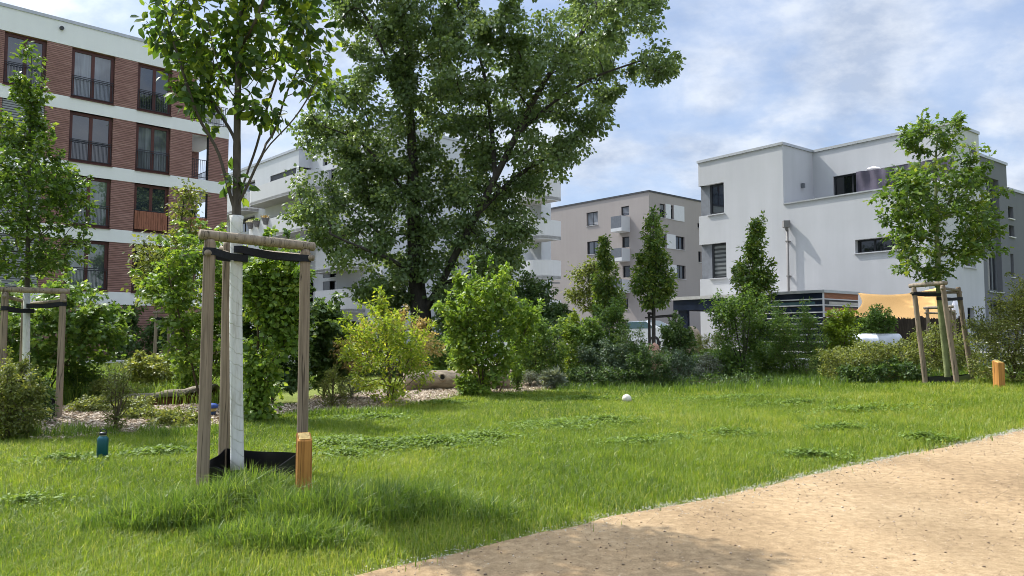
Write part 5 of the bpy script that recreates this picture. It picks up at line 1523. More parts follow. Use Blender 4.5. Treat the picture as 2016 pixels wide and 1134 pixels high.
shrub('tamarisk_bush', 'dark feathery shrub with upright sprays before the parked car', 20.8, [(1215, 680), (1238, 640), (1250, 650), (1262, 655), (1268, 700), (1262, 750), (1215, 750)], 'leaf_dark', 170, 26, .17, .06, wr=.35, tbias=.5)
shrub('yew_bush', 'very dark low bush below the reddish boulder', 19.8, [(1240, 705), (1275, 690), (1308, 705), (1318, 740), (1300, 766), (1240, 766)], 'leaf_dark', 170, 26, .17, .055, tbias=.25)
shrub('grey_mound', 'grey-green round mound of fine leaves in front of the block wall', 20.3, [(1300, 702), (1335, 690), (1362, 710), (1368, 745), (1340, 760), (1298, 756)], 'leaf_blue', 140, 26, .15, .045, tbias=.4)
shrub('laurel_bush', 'dark glossy bush standing under the long cross rail', 23.3, [(1305, 650), (1330, 632), (1362, 660), (1368, 700), (1340, 720), (1305, 715)], 'leaf_dark', 130, 24, .2, .09, tbias=.6)
shrub('flowering_mound', 'low mound of pale flower heads against the block wall', 20.8, [(1362, 722), (1395, 702), (1425, 715), (1432, 748), (1365, 752)], 'leaf_grey', 120, 22, .14, .045, tbias=.45, tvar=.4)
shrub('grasses', 'yellow-green tuft of grasses on top of the block wall', 24.6, [(1362, 672), (1400, 660), (1428, 672), (1430, 708), (1362, 708)], 'leaf_bronze', 90, 24, .16, .09, wr=.18, droop=-.8, tbias=.7, cat='grass tuft')
shrub('elder_bush', 'large loose dark shrub with black stems in front of the block wall', 20.6, [[(1405, 610), (1440, 575), (1490, 590), (1500, 650), (1490, 700), (1470, 745), (1420, 740), (1408, 690)], [(1500, 640), (1512, 625), (1520, 650), (1505, 680)]], 'leaf_mid', 330, 20, .22, .075, 1462, 7, barkmat='bark_dark', tbias=.35)
shrub('bamboo_clump', 'tall thin-leaved green clump beside the panelled pavilion', 20.9, [[(1520, 640), (1545, 610), (1560, 640), (1610, 650), (1625, 690), (1615, 748), (1535, 752), (1520, 700)], [(1575, 620), (1600, 605), (1612, 640), (1580, 650)]], 'leaf_mid', 330, 22, .2, .085, None, 8, wr=.3, tbias=.42)
shrub('golden_shrub', 'yellow-green shrub with two spires in front of the orange sail', 21.0, [[(1636, 622), (1645, 606), (1655, 620), (1655, 660), (1630, 660)], [(1664, 608), (1672, 600), (1678, 630), (1672, 660), (1658, 660)], [(1625, 650), (1680, 650), (1690, 690), (1630, 700)]], 'leaf_yellow', 150, 20, .15, .08, 1655, 5, tbias=.3)
shrub('rose_thicket', 'dark green thicket growing up against the willow fence', 22.0, [(1688, 640), (1710, 612), (1740, 615), (1755, 640), (1752, 668), (1690, 670)], 'leaf_mid', 150, 22, .18, .07, tbias=.3)
shrub('spreading_bush', 'wide olive shrub mass with arching sprays beside the stakes', 18.3, [[(1625, 700), (1680, 680), (1740, 678), (1800, 690), (1815, 720), (1800, 750), (1700, 754), (1630, 748)]], 'leaf_olive', 420, 24, .18, .06, None, 10, tbias=.42, tvar=.35)
shrub('spreading_bush', 'olive shrub tuft between the lobed-leaved tree and its rear stakes', 19.0, [[(1800, 660), (1850, 650), (1900, 660), (1925, 700), (1910, 735), (1810, 735)]], 'leaf_olive', 190, 24, .18, .06, None, 7, tbias=.4, tvar=.3)
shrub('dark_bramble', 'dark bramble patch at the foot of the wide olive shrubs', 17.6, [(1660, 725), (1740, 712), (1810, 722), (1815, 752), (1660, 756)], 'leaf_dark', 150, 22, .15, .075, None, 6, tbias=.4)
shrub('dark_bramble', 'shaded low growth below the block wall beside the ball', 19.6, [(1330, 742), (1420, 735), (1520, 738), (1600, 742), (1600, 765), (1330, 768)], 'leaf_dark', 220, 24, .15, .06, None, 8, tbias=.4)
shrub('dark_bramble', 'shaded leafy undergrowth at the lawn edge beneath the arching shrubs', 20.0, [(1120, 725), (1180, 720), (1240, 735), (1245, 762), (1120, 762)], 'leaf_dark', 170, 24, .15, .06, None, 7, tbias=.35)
rose = shrub('rose_bush', 'large arching wild rose bush with small white flowers at the right edge', 15.8, [[(1935, 640), (1965, 610), (1990, 575), (2030, 560), (2060, 640), (2060, 745), (1990, 750), (1925, 735), (1915, 700), (1920, 660)], [(1905, 625), (1950, 628), (1950, 660), (1920, 650)]], 'leaf_olive', 480, 24, .17, .05, 1990, 10, tbias=.5, tvar=.4)
g = np.random.default_rng(9); fp_ = crown_points([[(1930, 660), (1990, 610), (2040, 620), (2040, 740), (1940, 730)]], 15.4, 200, 3, .9)
def star(name, C, size, mat, parent, seed):
    g = np.random.default_rng(seed); n = len(C) * 5; k = np.repeat(np.arange(len(C)), 5)
    a = np.tile(np.arange(5) * 2 * math.pi / 5, len(C)); A = np.c_[np.cos(a), np.sin(a), .3 * np.ones(n)] + g.normal(0, .2, (n, 3))
    me = leaf_mesh(name, C[k], A, np.tile([0, 0, 1.], (n, 1)) + g.normal(0, .4, (n, 3)), size, size * .8, g.uniform(.3, 1, n)); o = link(name, me, mat); return o
fl = star('blossom', fp_, .028, 'petal', None, 5); shift_parent([fl], rose)
shrub('laurel_bush', 'dark evergreen bush below the forked trunk, behind the yellow-green shrub', 25.5, [(770, 690), (820, 672), (870, 662), (905, 680), (910, 745), (770, 750)], 'leaf_dark', 260, 24, .24, .10, None, 8, tbias=.35)
shrub('laurel_bush', 'dark evergreen bush left of the forked trunk beside the white wall', 26.5, [(640, 690), (690, 650), (760, 640), (780, 680), (775, 750), (640, 755)], 'leaf_dark', 260, 24, .24, .10, None, 8, tbias=.3)
shrub('laurel_bush', 'loose dark shrub with pale-edged leaves just behind the pale log', 21.2, [(815, 690), (850, 660), (885, 690), (900, 735), (820, 745)], 'leaf_mid', 120, 20, .2, .09, None, 6, tbias=.35)
shrub('laurel_bush', 'broad dark shrub between the upright hazel and the parked silver car', 24.5, [(1000, 640), (1100, 630), (1190, 660), (1200, 745), (1000, 748)], 'leaf_dark', 330, 24, .24, .09, None, 9, tbias=.35)
shrub('laurel_bush', 'dark shrub behind the grey-green round mound and the reddish boulder', 22.8, [(1200, 690), (1260, 680), (1300, 700), (1310, 745), (1200, 748)], 'leaf_dark', 170, 24, .2, .08, None, 6, tbias=.3)
shrub('privet_bush', 'mid-green leafy bush filling the shrub belt in front of the beige block', 22.2, [(1100, 690), (1160, 668), (1215, 690), (1225, 745), (1100, 748)], 'leaf_mid', 230, 22, .2, .08, None, 8, tbias=.5)
shrub('privet_bush', 'mid-green leafy bush before the block wall under the dark carport roof', 21.6, [(1370, 705), (1405, 690), (1440, 700), (1470, 715), (1475, 750), (1368, 752)], 'leaf_mid', 200, 22, .18, .075, None, 8, tbias=.5)
shrub('privet_bush', 'mid-green leafy bush between the elder and the bamboo before the pavilion', 21.8, [(1480, 700), (1510, 672), (1545, 690), (1560, 745), (1482, 750)], 'leaf_mid', 170, 22, .18, .075, None, 7, tbias=.5)
# plants on the chip bed
shrub('fleabane_plant', 'rosette plant with long pale leaves at the edge of the wood chips', 19.3, [(1075, 740), (1090, 733), (1105, 742), (1108, 760), (1072, 762)], 'leaf_grey', 26, 12, .10, .20, 1090, 4, wr=.2, droop=-.3, cat='plant', tbias=.25)
shrub('lavender_plant', 'silvery grey cushion plant beside the end of the pale log', 20.2, [(1025, 735), (1045, 730), (1062, 740), (1062, 752), (1025, 752)], 'leaf_grey', 50, 24, .11, .05, None, 5, wr=.3, cat='plant')
shrub('broom_plant', 'upright pale broom-like plant beside the tan-plumed shrub', 14.6, [(630, 760), (655, 735), (680, 750), (685, 800), (635, 800)], 'leaf_olive', 80, 20, .11, .06, None, 8, wr=.2, droop=-.6, tbias=.5, cat='plant')
shrub('lavender_plant', 'silvery low plant on the bed behind the broom-like plant', 16.5, [(672, 755), (700, 745), (715, 765), (705, 780), (672, 780)], 'leaf_grey', 60, 20, .11, .045, None, 5, wr=.3, cat='plant')
shrub('low_plant', 'bright low leafy plant at the foot of the hazel bush', 16.9, [(900, 752), (920, 742), (938, 755), (940, 775), (902, 775)], 'leaf_hazel', 40, 20, .12, .07, None, 4, cat='plant')
shrub('low_plant', 'trailing plant hanging over the end of the pale log', 18.6, [(1008, 720), (1022, 715), (1028, 760), (1010, 765)], 'leaf_mid', 40, 20, .1, .06, None, 4, cat='plant')
for i, (px, py, w_, h_, Y, lab) in enumerate([(285, 824, 48, 15, 12.3, 'sparse yellowish creeping plant on the chips below the split log'), (352, 832, 44, 15, 11.6, 'sparse creeping plant on the chips beside the closest stake'),
        (180, 805, 36, 14, 13.0, 'low green creeping plant behind the teal bottle'), (260, 800, 30, 10, 13.2, 'low creeping plant beside the thin tip of the split log'), (215, 768, 30, 16, 15.0, 'low tufted plant behind the willow-like sapling')]):
    shrub('creeping_plant', lab, Y, ell(px, py, w_, h_), 'leaf_olive', 130, 18, .14, .05, None, 7, cat='plant', group='creeping plants on the wood chips', tbias=.5, tvar=.3)
shrub('perennial_plant', 'pale-leaved perennial clump in the meadow behind the split log', 17.0, [(255, 712), (290, 700), (345, 708), (360, 745), (300, 760), (255, 745)], 'leaf_olive', 130, 16, .16, .09, None, 8, cat='plant', tbias=.65)
shrub('perennial_plant', 'bright green leafy clump in the meadow close to the nearest stake', 16.2, [(350, 712), (380, 690), (400, 705), (402, 765), (352, 768)], 'leaf_hazel', 110, 16, .15, .09, None, 7, cat='plant', tbias=.5)
shrub('perennial_plant', 'leafy green clump in the meadow beside the stake of the white-wrapped tree', 15.8, [(125, 740), (160, 725), (200, 735), (210, 780), (130, 785)], 'leaf_mid', 110, 16, .15, .08, None, 7, cat='plant', tbias=.55)
for o, P_, mt in POTS:
    k = len(P_); g = np.random.default_rng(k)
    A = P_ * [1, 1, 0] + [0, 0, .12] + g.normal(0, .05, (k, 3)); me = leaf_mesh('flowers', P_, A, np.tile([0, 0, 1.], (k, 1)) + g.normal(0, .3, (k, 3)), .16, .1, g.uniform(0, 1, k)); link('flowers', me, mt, o)
# ------------------------------------------------------------------ ground, path, beds
edge_px = [(700, 1128), (830, 1104), (950, 1072), (1092, 1039), (1210, 1018), (1320, 997), (1400, 979), (1483, 961), (1580, 938), (1679, 915), (1765, 898), (1849, 882), (1930, 864), (2016, 846)]
edge = np.array([gp(*p)[:2] for p in edge_px])
d0 = unit(edge[0] - edge[3]); d1 = unit(edge[-1] - edge[-4])
edge = np.vstack([edge[0] + d0 * np.array([[14], [6], [2], [.8]]), edge, edge[-1] + d1 * np.array([[1.5], [4], [9], [18]])])
edge = densify(edge, .13)
g = np.random.default_rng(2)
tang = unit(np.gradient(edge, axis=0)); nrm = np.c_[tang[:, 1], -tang[:, 0]]        # towards the camera
wob = np.convolve(g.normal(0, 1, len(edge) + 8), np.ones(9) / 9, 'valid') * .075 + np.convolve(g.normal(0, 1, len(edge) + 2), np.ones(3) / 3, 'valid') * .022
edge = edge + nrm * wob[:, None]
def sd_path(x, y):
    """signed distance to the path edge: positive on the path"""
    q = np.c_[x, y]; out = np.empty(len(q))
    for s in range(0, len(q), 20000):
        qq = q[s:s + 20000]; dd = ((qq[:, None] - edge[None]) ** 2).sum(-1); k = dd.argmin(1)
        out[s:s + 20000] = ((qq - edge[k]) * nrm[k]).sum(1)
    return out
PW = 5.5
def axis(lo, hi, fine0, fine1, step):
    a = list(np.arange(fine0, fine1, step)); s = step; v = a[-1]
    while v < hi: s *= 1.25; v += s; a.append(v)
    s = step; v = a[0]
    while v > lo: s *= 1.25; v -= s; a.insert(0, v)
    return np.array(a)
xs = axis(-900, 900, -16, 18, .28); ys = axis(-60, 1800, 0, 27, .28)
Xg, Yg = np.meshgrid(xs, ys); xf, yf = Xg.ravel(), Yg.ravel()
zf = zt(xf, yf)
near_ = (yf < 45) & (np.abs(xf) < 45)
sd = np.full(len(xf), -99.); sd[near_] = sd_path(xf[near_], yf[near_])
zf = zf - .03 * ((sd > -.05) & (sd < PW + .2))
nx, ny = len(xs), len(ys); i = np.arange(nx - 1)[None] + np.arange(ny - 1)[:, None] * nx
fq = np.stack([i, i + 1, i + nx + 1, i + nx], -1).reshape(-1, 4)
me = raw_mesh('ground', np.c_[xf, yf, zf], [fq], None, True); go = link('ground', me, 'lawn_soil'); tag(go, kind='structure', label='soil and short turf under the lawn and beds')
offs = np.array([0, .03, .1, .25, .5, 1, 1.6, 2.3, 3.1, 4, 4.8, PW])
P3 = edge[:, None] + nrm[:, None] * offs[None, :, None]
pv_ = P3.reshape(-1, 2); no = len(offs)
zz = zt(pv_[:, 0], pv_[:, 1]) + .004; zz = zz.reshape(len(edge), no); zz[:, 0] -= .03; zz[:, -1] -= .03
i = np.arange(len(edge) - 1)[:, None] * no + np.arange(no - 1)[None]
fq = np.stack([i, i + no, i + no + 1, i + 1], -1).reshape(-1, 4)
me = raw_mesh('path', np.c_[pv_, zz.ravel()], [fq[:, ::-1] if False else fq], None, True); po = link('path', me, 'sandy_gravel'); tag(po, kind='structure', label='sandy gravel path curving past the lawn')

def bed(name, px_poly, mat, lift, label):
    pts_ = np.array([gp(*p)[:2] for p in px_poly]); c = pts_.mean(0)
    pts_ = densify(np.vstack([pts_, pts_[:1]]), .3)[:-1]
    rings = [1.0, .93, .8, .6, .35, .1]; vs = []
    for k, r in enumerate(rings):
        q = c + (pts_ - c) * r; z = zt(q[:, 0], q[:, 1]) + (lift * min(1, (1 - r) / .1) + .004 if k else -.02); vs.append(np.c_[q, z])
    vs.append(np.array([[*c, float(zt(*c)) + lift]])); n = len(pts_)
    i = np.arange(n)[None] + np.arange(len(rings) - 1)[:, None] * n; j = (np.arange(n)[None] + 1) % n + np.arange(len(rings) - 1)[:, None] * n
    fq = np.stack([i, j, j + n, i + n], -1).reshape(-1, 4); L = (len(rings) - 1) * n
    ft_ = np.stack([L + np.arange(n), L + (np.arange(n) + 1) % n, np.full(n, len(rings) * n)], -1)
    o = link(name, raw_mesh(name, np.concatenate(vs), [fq, ft_], None, True), mat); tag(o, kind='structure', label=label); return px_poly
bedL = [(70, 872), (120, 872), (200, 862), (300, 852), (395, 845), (470, 838), (540, 826), (600, 815), (600, 800), (480, 800), (380, 800), (270, 805), (150, 800), (60, 815), (40, 850)]
bedM = [(600, 818), (700, 812), (780, 806), (850, 796), (905, 782), (960, 781), (1040, 775), (1100, 770), (1110, 760), (1060, 752), (960, 752), (880, 755), (820, 765), (700, 775), (600, 785)]
for nm, b_ in (('wood_chip_bed', bedL), ('wood_chip_bed', bedM)): bed(nm, b_, 'mulch', .035, 'pale wood-chip bed ' + ('beside the white-wrapped tree' if b_ is bedL else 'in front of the pale log'))
# ground under and behind the shrubs, street between the houses
def sheet(name, mat, x0, x1, y0, y1, dz, label, n=40):
    X, Y = np.meshgrid(np.linspace(x0, x1, n), np.linspace(y0, y1, n)); x, y = X.ravel(), Y.ravel()
    i = np.arange(n - 1)[None] + np.arange(n - 1)[:, None] * n
    o = link(name, raw_mesh(name, np.c_[x, y, zt(x, y) + dz], [np.stack([i, i + 1, i + n + 1, i + n], -1).reshape(-1, 4)], None, True), mat); tag(o, label, kind='structure')
sheet('street', 'asphalt', -40, 40, 46, 110, .04, 'asphalt lane between the apartment blocks')
sheet('pavement', 'pavement_slab', -13, 22, 33.5, 45.8, .04, 'paved forecourt behind the shrubs')
sheet('yard_paving', 'pavement_slab', 4.8, 24, 25.2, 33.4, .03, 'paved yard before the white house')

# ------------------------------------------------------------------ grass
back_px = np.array([(-400, 900), (0, 880), (70, 874), (200, 866), (300, 856), (395, 848), (480, 838), (600, 818), (700, 814), (850, 798), (905, 784), (1050, 776), (1110, 764), (1200, 766), (1400, 768), (1600, 766), (1700, 758), (1815, 762), (2016, 752), (2400, 746)], float)
def screen(x, y, z):
    a = y; b = z - EYE; yc = a * cp + b * sp; zc = -a * sp + b * cp
    return 1008 + F * x / yc, 567 - F * zc / yc
def blades(name, label, X, Y, H, Wd, tint, mat, lean=.35, seed=0, bend=.35):
    g = np.random.default_rng(seed); n = len(X); Zb = zt(X, Y) - .006
    a = g.uniform(0, 2 * math.pi, n); d = np.c_[np.cos(a), np.sin(a), np.zeros(n)]
    a2 = a + math.pi / 2 + g.normal(0, .5, n); s = np.c_[np.cos(a2), np.sin(a2), np.zeros(n)]
    le = np.abs(g.normal(0, lean, n))[:, None]; H = H[:, None]; Wd = Wd[:, None]
    B = np.c_[X, Y, Zb]; up = np.array([0, 0, 1.])
    m = B + H * .55 * (up + d * le * .6); t = B + H * (up * (1 - bend * le ** 1) + d * le * 1.6)
    v = np.stack([B - s * Wd * .5, B + s * Wd * .5, m - s * Wd * .42, m + s * Wd * .42, t], 1)
    i = np.arange(n)[:, None] * 5
    me = raw_mesh(name, v.reshape(-1, 3), [i + [0, 1, 3, 2], i + [2, 3, 4]], np.repeat(tint, 5))
    o = link(name, me, mat); tag(o, label, kind='stuff'); return o
def vnoise(x, y, s, seed):
    g = np.random.default_rng(seed); t = g.uniform(0, 1, (64, 64)); u, v = x / s + 31.7, y / s + 17.3
    i, j = np.floor(u).astype(int), np.floor(v).astype(int); fu, fv = sm(u - i), sm(v - j)
    T = lambda a, b: t[a % 64, b % 64]
    return (T(i, j) * (1 - fu) + T(i + 1, j) * fu) * (1 - fv) + (T(i, j + 1) * (1 - fu) + T(i + 1, j + 1) * fu) * fv
g = np.random.default_rng(77)
NB = 760000
u = g.uniform(0, 1, NB); y0, y1, e = 2.5, 24.0, .35
Y = (y0 ** e + u * (y1 ** e - y0 ** e)) ** (1 / e); X = g.uniform(-1, 1, NB) * (.72 * Y + 2.6)
sx, sy = screen(X, Y, zt(X, Y)); back = np.interp(sx, back_px[:, 0], back_px[:, 1])
sdp = sd_path(X, Y)
ok = (sy > back - g.exponential(3, NB)) & (sdp < np.where(g.uniform(0, 1, NB) < .2, .05 * g.exponential(1, NB), .01) - np.abs(g.normal(0, .05, NB)))
tri = np.array([pA[:2], pC[:2], pB[:2]])
ok &= ~inpoly(tri.mean(0) + (tri - tri.mean(0)) * .95, X, Y)
X, Y, sx, sy, sdp = X[ok], Y[ok], sx[ok], sy[ok], sdp[ok]; n = len(X)
big_ = vnoise(X, Y, 1.6, 1) * .6 + vnoise(X, Y, .5, 2) * .4
H = .066 + .072 * big_ * g.uniform(.6, 1.3, n) + .02 * g.uniform(0, 1, n)
H *= 1 - .45 * np.exp(-np.abs(sdp) / .25)
Wd = .0042 * (np.clip(Y, 4, 30) / 4.5) ** .85 * np.where(g.uniform(0, 1, n) < .15, g.uniform(1.4, 2.2, n), g.uniform(.55, 1.25, n))
dry = g.uniform(0, 1, n) < (.04 + .13 * np.clip((vnoise(X, Y, 1.9, 5) - .5) * 3, 0, 1) + .15 * np.exp(-np.abs(sdp) / .35))
tint = np.clip(.40 + .5 * (vnoise(X, Y, 2.2, 3) - .5) + .4 * (vnoise(X, Y, .4, 4) - .5) + g.normal(0, .17, n), 0, .88); tint[dry] = g.uniform(.9, 1, dry.sum())
blades('lawn_grass', 'unmown short lawn grass with yellowish patches', X, Y, H, Wd, tint, 'grass_blade', .5, 1)
print('lawn blades', n)
# longer dark tufts round the nearest stakes
def tuft_field(cx, cy, rx, ry, n, seed, hmin=.16, hmax=.34):
    g = np.random.default_rng(seed); r = np.sqrt(g.uniform(0, 1, n)); t = g.uniform(0, 2 * math.pi, n)
    x = cx + rx * r * np.cos(t); y = cy + ry * r * np.sin(t); f = 1 - r ** 2
    k = vnoise(x, y, .35, seed + 1) > .28; x, y, f = x[k], y[k], f[k]
    return x, y, hmin * .8 + (hmax - hmin) * (f ** .6) * g.uniform(.1, 1.2, len(x))
tx = []
for (px, py, rx, ry, n, hm) in ((330, 1040, .55, .3, 2400, .29), (480, 1020, .7, .34, 5600, .32), (650, 1030, .75, .38, 5200, .31), (790, 1010, .6, .4, 3200, .27), (560, 1075, .6, .28, 2600, .22),
                                (490, 978, .42, .12, 1900, .27), (900, 1020, .5, .3, 1100, .2), (260, 1040, .4, .3, 1200, .2), (1090, 750, 1.2, .4, 900, .3), (80, 860, .9, .5, 1500, .25), (700, 820, 1.2, .4, 1600, .2), (340, 860, 1.2, .35, 1800, .22)):
    c = gp(px, py); tx.append(tuft_field(c[0], c[1], rx, ry, n, px, .10, hm))
X = np.concatenate([t[0] for t in tx]); Y = np.concatenate([t[1] for t in tx]); H = np.concatenate([t[2] for t in tx])
k = (sd_path(X, Y) < -.1) & ~inpoly(tri.mean(0) + (tri - tri.mean(0)) * 1.0, X, Y); X, Y, H = X[k], Y[k], H[k]
blades('tall_grass', 'longer lush grass growing round the stakes of the nearest tree', X, Y, H * 1.25, .0082 * (np.clip(Y, 5, 20) / 5.5) ** .7 * g.uniform(.5, 1.4, len(X)), np.clip(.42 + g.normal(0, .26, len(X)), 0, 1), 'grass_long', .42, 5)
# rough meadow behind the split log
pm = [(120, 735), (180, 705), (300, 712), (400, 715), (395, 775), (300, 780), (200, 790), (130, 790)]
n = 21000; g = np.random.default_rng(12)
X = g.uniform(-17.5, -5.6, n); Y = g.uniform(14.6, 23, n); H = .25 + .5 * vnoise(X, Y, .9, 8) * g.uniform(.5, 1.1, n)
blades('meadow_grass', 'rough tall meadow grass behind the split log', X, Y, H, .016 * g.uniform(.6, 1.3, n), np.clip(.5 + g.normal(0, .2, n), 0, 1), 'grass_long', .35, 6)
n = 2600; X = -10.6 + g.normal(0, .9, n); Y = 13.6 + g.normal(0, .7, n)
blades('dry_grass', 'pale dry tall grass at the left edge beside the white-wrapped trunk', X, Y, g.uniform(.3, .95, n), .009 * g.uniform(.6, 1.3, n), g.uniform(.8, 1, n), 'grass_blade', .2, 8)
# grass fringe below the shrubs
n = 16000; X = g.uniform(-1, 15, n); Y = g.uniform(17.2, 22.0, n); H = g.uniform(.1, .34, n)
sx, sy = screen(X, Y, zt(X, Y)); k = (sy < np.interp(sx, back_px[:, 0], back_px[:, 1]) + 10) & (sx > 1095)
blades('verge_grass', 'shaded long grass along the foot of the shrub bed', X[k], Y[k], H[k], .013 * g.uniform(.6, 1.3, k.sum()), np.clip(.25 + g.normal(0, .2, k.sum()), 0, 1), 'grass_long', .4, 9)

# clover and other broad-leaved ground cover
cl = []
for (px, py, rx, ry, n) in ((660, 880, .5, .5, 700), (740, 885, .7, .5, 1300), (850, 880, .8, .5, 1400), (950, 868, .5, .35, 700), (1100, 845, 1.0, .8, 1300), (1190, 835, .7, .5, 700), (1260, 880, .5, .35, 700), (1330, 872, .45, .3, 300), (1430, 790, 1.6, .7, 1100), (1560, 800, 1.4, .6, 500),
                            (1590, 905, .5, .25, 320), (1815, 870, .45, .2, 500), (1650, 850, .6, .4, 400), (1430, 860, .6, .4, 350), (1700, 812, 1.5, .6, 500), (320, 900, .5, .3, 500), (130, 915, .5, .3, 300), (1150, 790, 1.4, .6, 500), (750, 830, .9, .5, 900), (880, 800, .8, .4, 500), (1000, 785, .8, .3, 400), (680, 905, .4, .3, 350), (60, 1000, .3, .2, 150)):
    c = gp(px, py); gg = np.random.default_rng(px + py); r = np.abs(gg.normal(0, .8, n)); t = gg.uniform(0, 2 * math.pi, n)
    cl.append(np.c_[c[0] + rx * r * np.cos(t), c[1] + ry * r * np.sin(t), .03 + .075 * np.exp(-r ** 2) * gg.uniform(.3, 1.2, n)])
cl = np.concatenate(cl); cl = cl[np.random.default_rng(8).uniform(0, 1, len(cl)) < .7]; cl = np.repeat(cl, 5, 0); g = np.random.default_rng(3); n = len(cl)
a = g.uniform(0, 2 * math.pi, n); P_ = cl + np.c_[np.cos(a) * .025, np.sin(a) * .025, g.normal(0, .012, n)]; P_[:, 2] += zt(P_[:, 0], P_[:, 1])
k = sd_path(P_[:, 0], P_[:, 1]) < -.02; P_, a = P_[k], a[k]; n = len(P_)
sz = .037 * (np.clip(P_[:, 1], 5, 20) / 6) ** .35 * g.uniform(.6, 1.3, n)
me = leaf_mesh('clover', P_, np.c_[np.cos(a), np.sin(a), g.normal(-.1, .35, n)], np.c_[g.normal(0, .4, (n, 2)), np.ones(n)], sz, sz * .8, np.clip(.45 + .3 * (vnoise(P_[:, 0], P_[:, 1], .6, 9) - .5) + g.normal(0, .2, n), 0, 1))
o = link('clover', me, 'clover_leaf'); tag(o, 'patches of broad-leaved clover and weeds in the lawn', kind='stuff')

# stones, chips and seed fluff
def bits(name, label, P_, size, tint, mat, flat=.6, seed=0):
    g = np.random.default_rng(seed); n = len(P_)
    base = np.array([(1, 0, 0), (0, 1, 0), (-1, 0, 0), (0, -1, 0), (0, 0, flat), (0, 0, -flat)], float)
    q = np.repeat(base[None], n, 0) * g.uniform(.6, 1.3, (n, 6, 1)); a = g.uniform(0, 6.3, n); ca, sa = np.cos(a)[:, None], np.sin(a)[:, None]
    q = np.stack([q[..., 0] * ca - q[..., 1] * sa, (q[..., 0] * sa + q[..., 1] * ca), q[..., 2]], -1) * np.broadcast_to(size, n)[:, None, None] + P_[:, None]
    i = np.arange(n)[:, None] * 6; f = np.concatenate([i + t for t in ([0, 1, 4], [1, 2, 4], [2, 3, 4], [3, 0, 4], [1, 0, 5], [2, 1, 5], [3, 2, 5], [0, 3, 5])])
    o = link(name, raw_mesh(name, q.reshape(-1, 3), [f], np.repeat(tint, 6)), mat); tag(o, label, kind='stuff')
g = np.random.default_rng(21); n = 130000
k = g.integers(0, len(edge) - 1, n); u = g.uniform(0, 1, n)[:, None]
q = edge[k] * (1 - u) + edge[k + 1] * u + nrm[k] * (g.uniform(0, 1, n)[:, None] ** 1.1 * 4.8); dist = np.linalg.norm(q, axis=1)
kk = (q[:, 1] > 2.2) & (dist < 13) & (g.uniform(0, 1, n) < (3.4 / np.clip(dist, 3.4, 99)) ** 1.0); q, dist = q[kk], dist[kk]; n = len(q)
s = .0016 + .0032 * g.exponential(.6, n); s = np.clip(s, 0, .012) * (dist / 4.5) ** .25
bits('gravel', 'loose small stones scattered on the sandy path', np.c_[q, zt(q[:, 0], q[:, 1]) + .004 + s * .3], s, np.clip(g.normal(.55, .33, n), 0, 1), 'stone_chip', .65, 3)
n = 24000; k = g.integers(0, len(edge) - 1, n); u = g.uniform(0, 1, n)[:, None]; cc_ = vnoise(k * .13, k * 0., .5, 4) * .6 + vnoise(k * .13, k * 0., 2.1, 6) * .4
o_ = g.normal(.01, .045, n) + (g.uniform(0, 1, n) < .25) * g.normal(0.02, .14, n)
q = edge[k] * (1 - u) + edge[k + 1] * u + nrm[k] * o_[:, None]; dist = np.linalg.norm(q, axis=1); kk = (dist < 16) & (q[:, 1] > 2) & (g.uniform(0, 1, n) < .06 + .9 * np.clip((cc_ - .3) * 2.2, 0, 1)); q, dist = q[kk], dist[kk]; n = len(q)
bits('seed_fluff', 'white poplar seed fluff gathered along the edge of the path', np.c_[q, zt(q[:, 0], q[:, 1]) + .006 + np.abs(g.normal(0, .008, n))], g.uniform(.0022, .0065, n) * (dist / 5) ** .4, g.uniform(0, 1, n), 'fluff', .7, 4)
def in_px(poly, n, seed):
    P_ = np.array([gp(*p)[:2] for p in poly]); g = np.random.default_rng(seed); lo, hi = P_.min(0), P_.max(0); q = g.uniform(lo, hi, (n, 2)); return q[inpoly(P_, q[:, 0], q[:, 1])]
q = np.concatenate([in_px(bedL, 30000, 1), in_px(bedM, 40000, 2)]); n = len(q)
a = g.uniform(0, 6.3, n); A = np.c_[np.cos(a), np.sin(a), g.normal(0, .25, n)]
L = g.uniform(.025, .075, n)
me = leaf_mesh('wood_chips', np.c_[q, zt(q[:, 0], q[:, 1]) + .045 + g.uniform(0, .015, n)], A, np.c_[g.normal(0, .35, (n, 2)), np.ones(n)], L, L * .45, np.clip(g.normal(.6, .28, n), 0, 1)); o = link('wood_chips', me, 'chip'); tag(o, 'pale wood chips covering the planting beds', kind='stuff')

# ------------------------------------------------------------------ props
# fallen log with a knot hole
a_, b_ = pt(796, 753, 18.8), pt(1010, 742, 19.6)
r_ = .27
za = float(zt(a_[0], a_[1])); a_[2] = za + r_ - .03; b_[2] = float(zt(b_[0], b_[1])) + r_
L = np.linalg.norm(b_ - a_); d = (b_ - a_) / L
lo = empty('fallen_log', a_, 'thick pale debarked log with a dark knot hole lying on the wood chips', 'log')
g = np.random.default_rng(31); nr, ns = 28, 40
s_ = unit(np.cross(d, [0, 0, 1])); up_ = np.cross(s_, d); vs = []
for i in range(ns + 1):
    t = i / ns; e = 1 - .10 * (abs(t - .5) * 2) ** 8
    for k in range(nr):
        th = 2 * math.pi * k / nr; rr = r_ * e * (1 + .035 * math.sin(3 * th + 4 * t) + .02 * math.sin(7 * th + 13 * t) + .03 * math.sin(9 * t))
        # swelling round the knot
        kn = math.exp(-((t - .325) / .03) ** 2 - ((th - 3.92 + math.pi) % (2 * math.pi) - math.pi) ** 2 / .12); rr += .035 * kn
        vs.append(d * L * t + s_ * rr * math.cos(th) + up_ * rr * math.sin(th))
fs = [(i * nr + k, i * nr + (k + 1) % nr, (i + 1) * nr + (k + 1) % nr, (i + 1) * nr + k) for i in range(ns) for k in range(nr)]
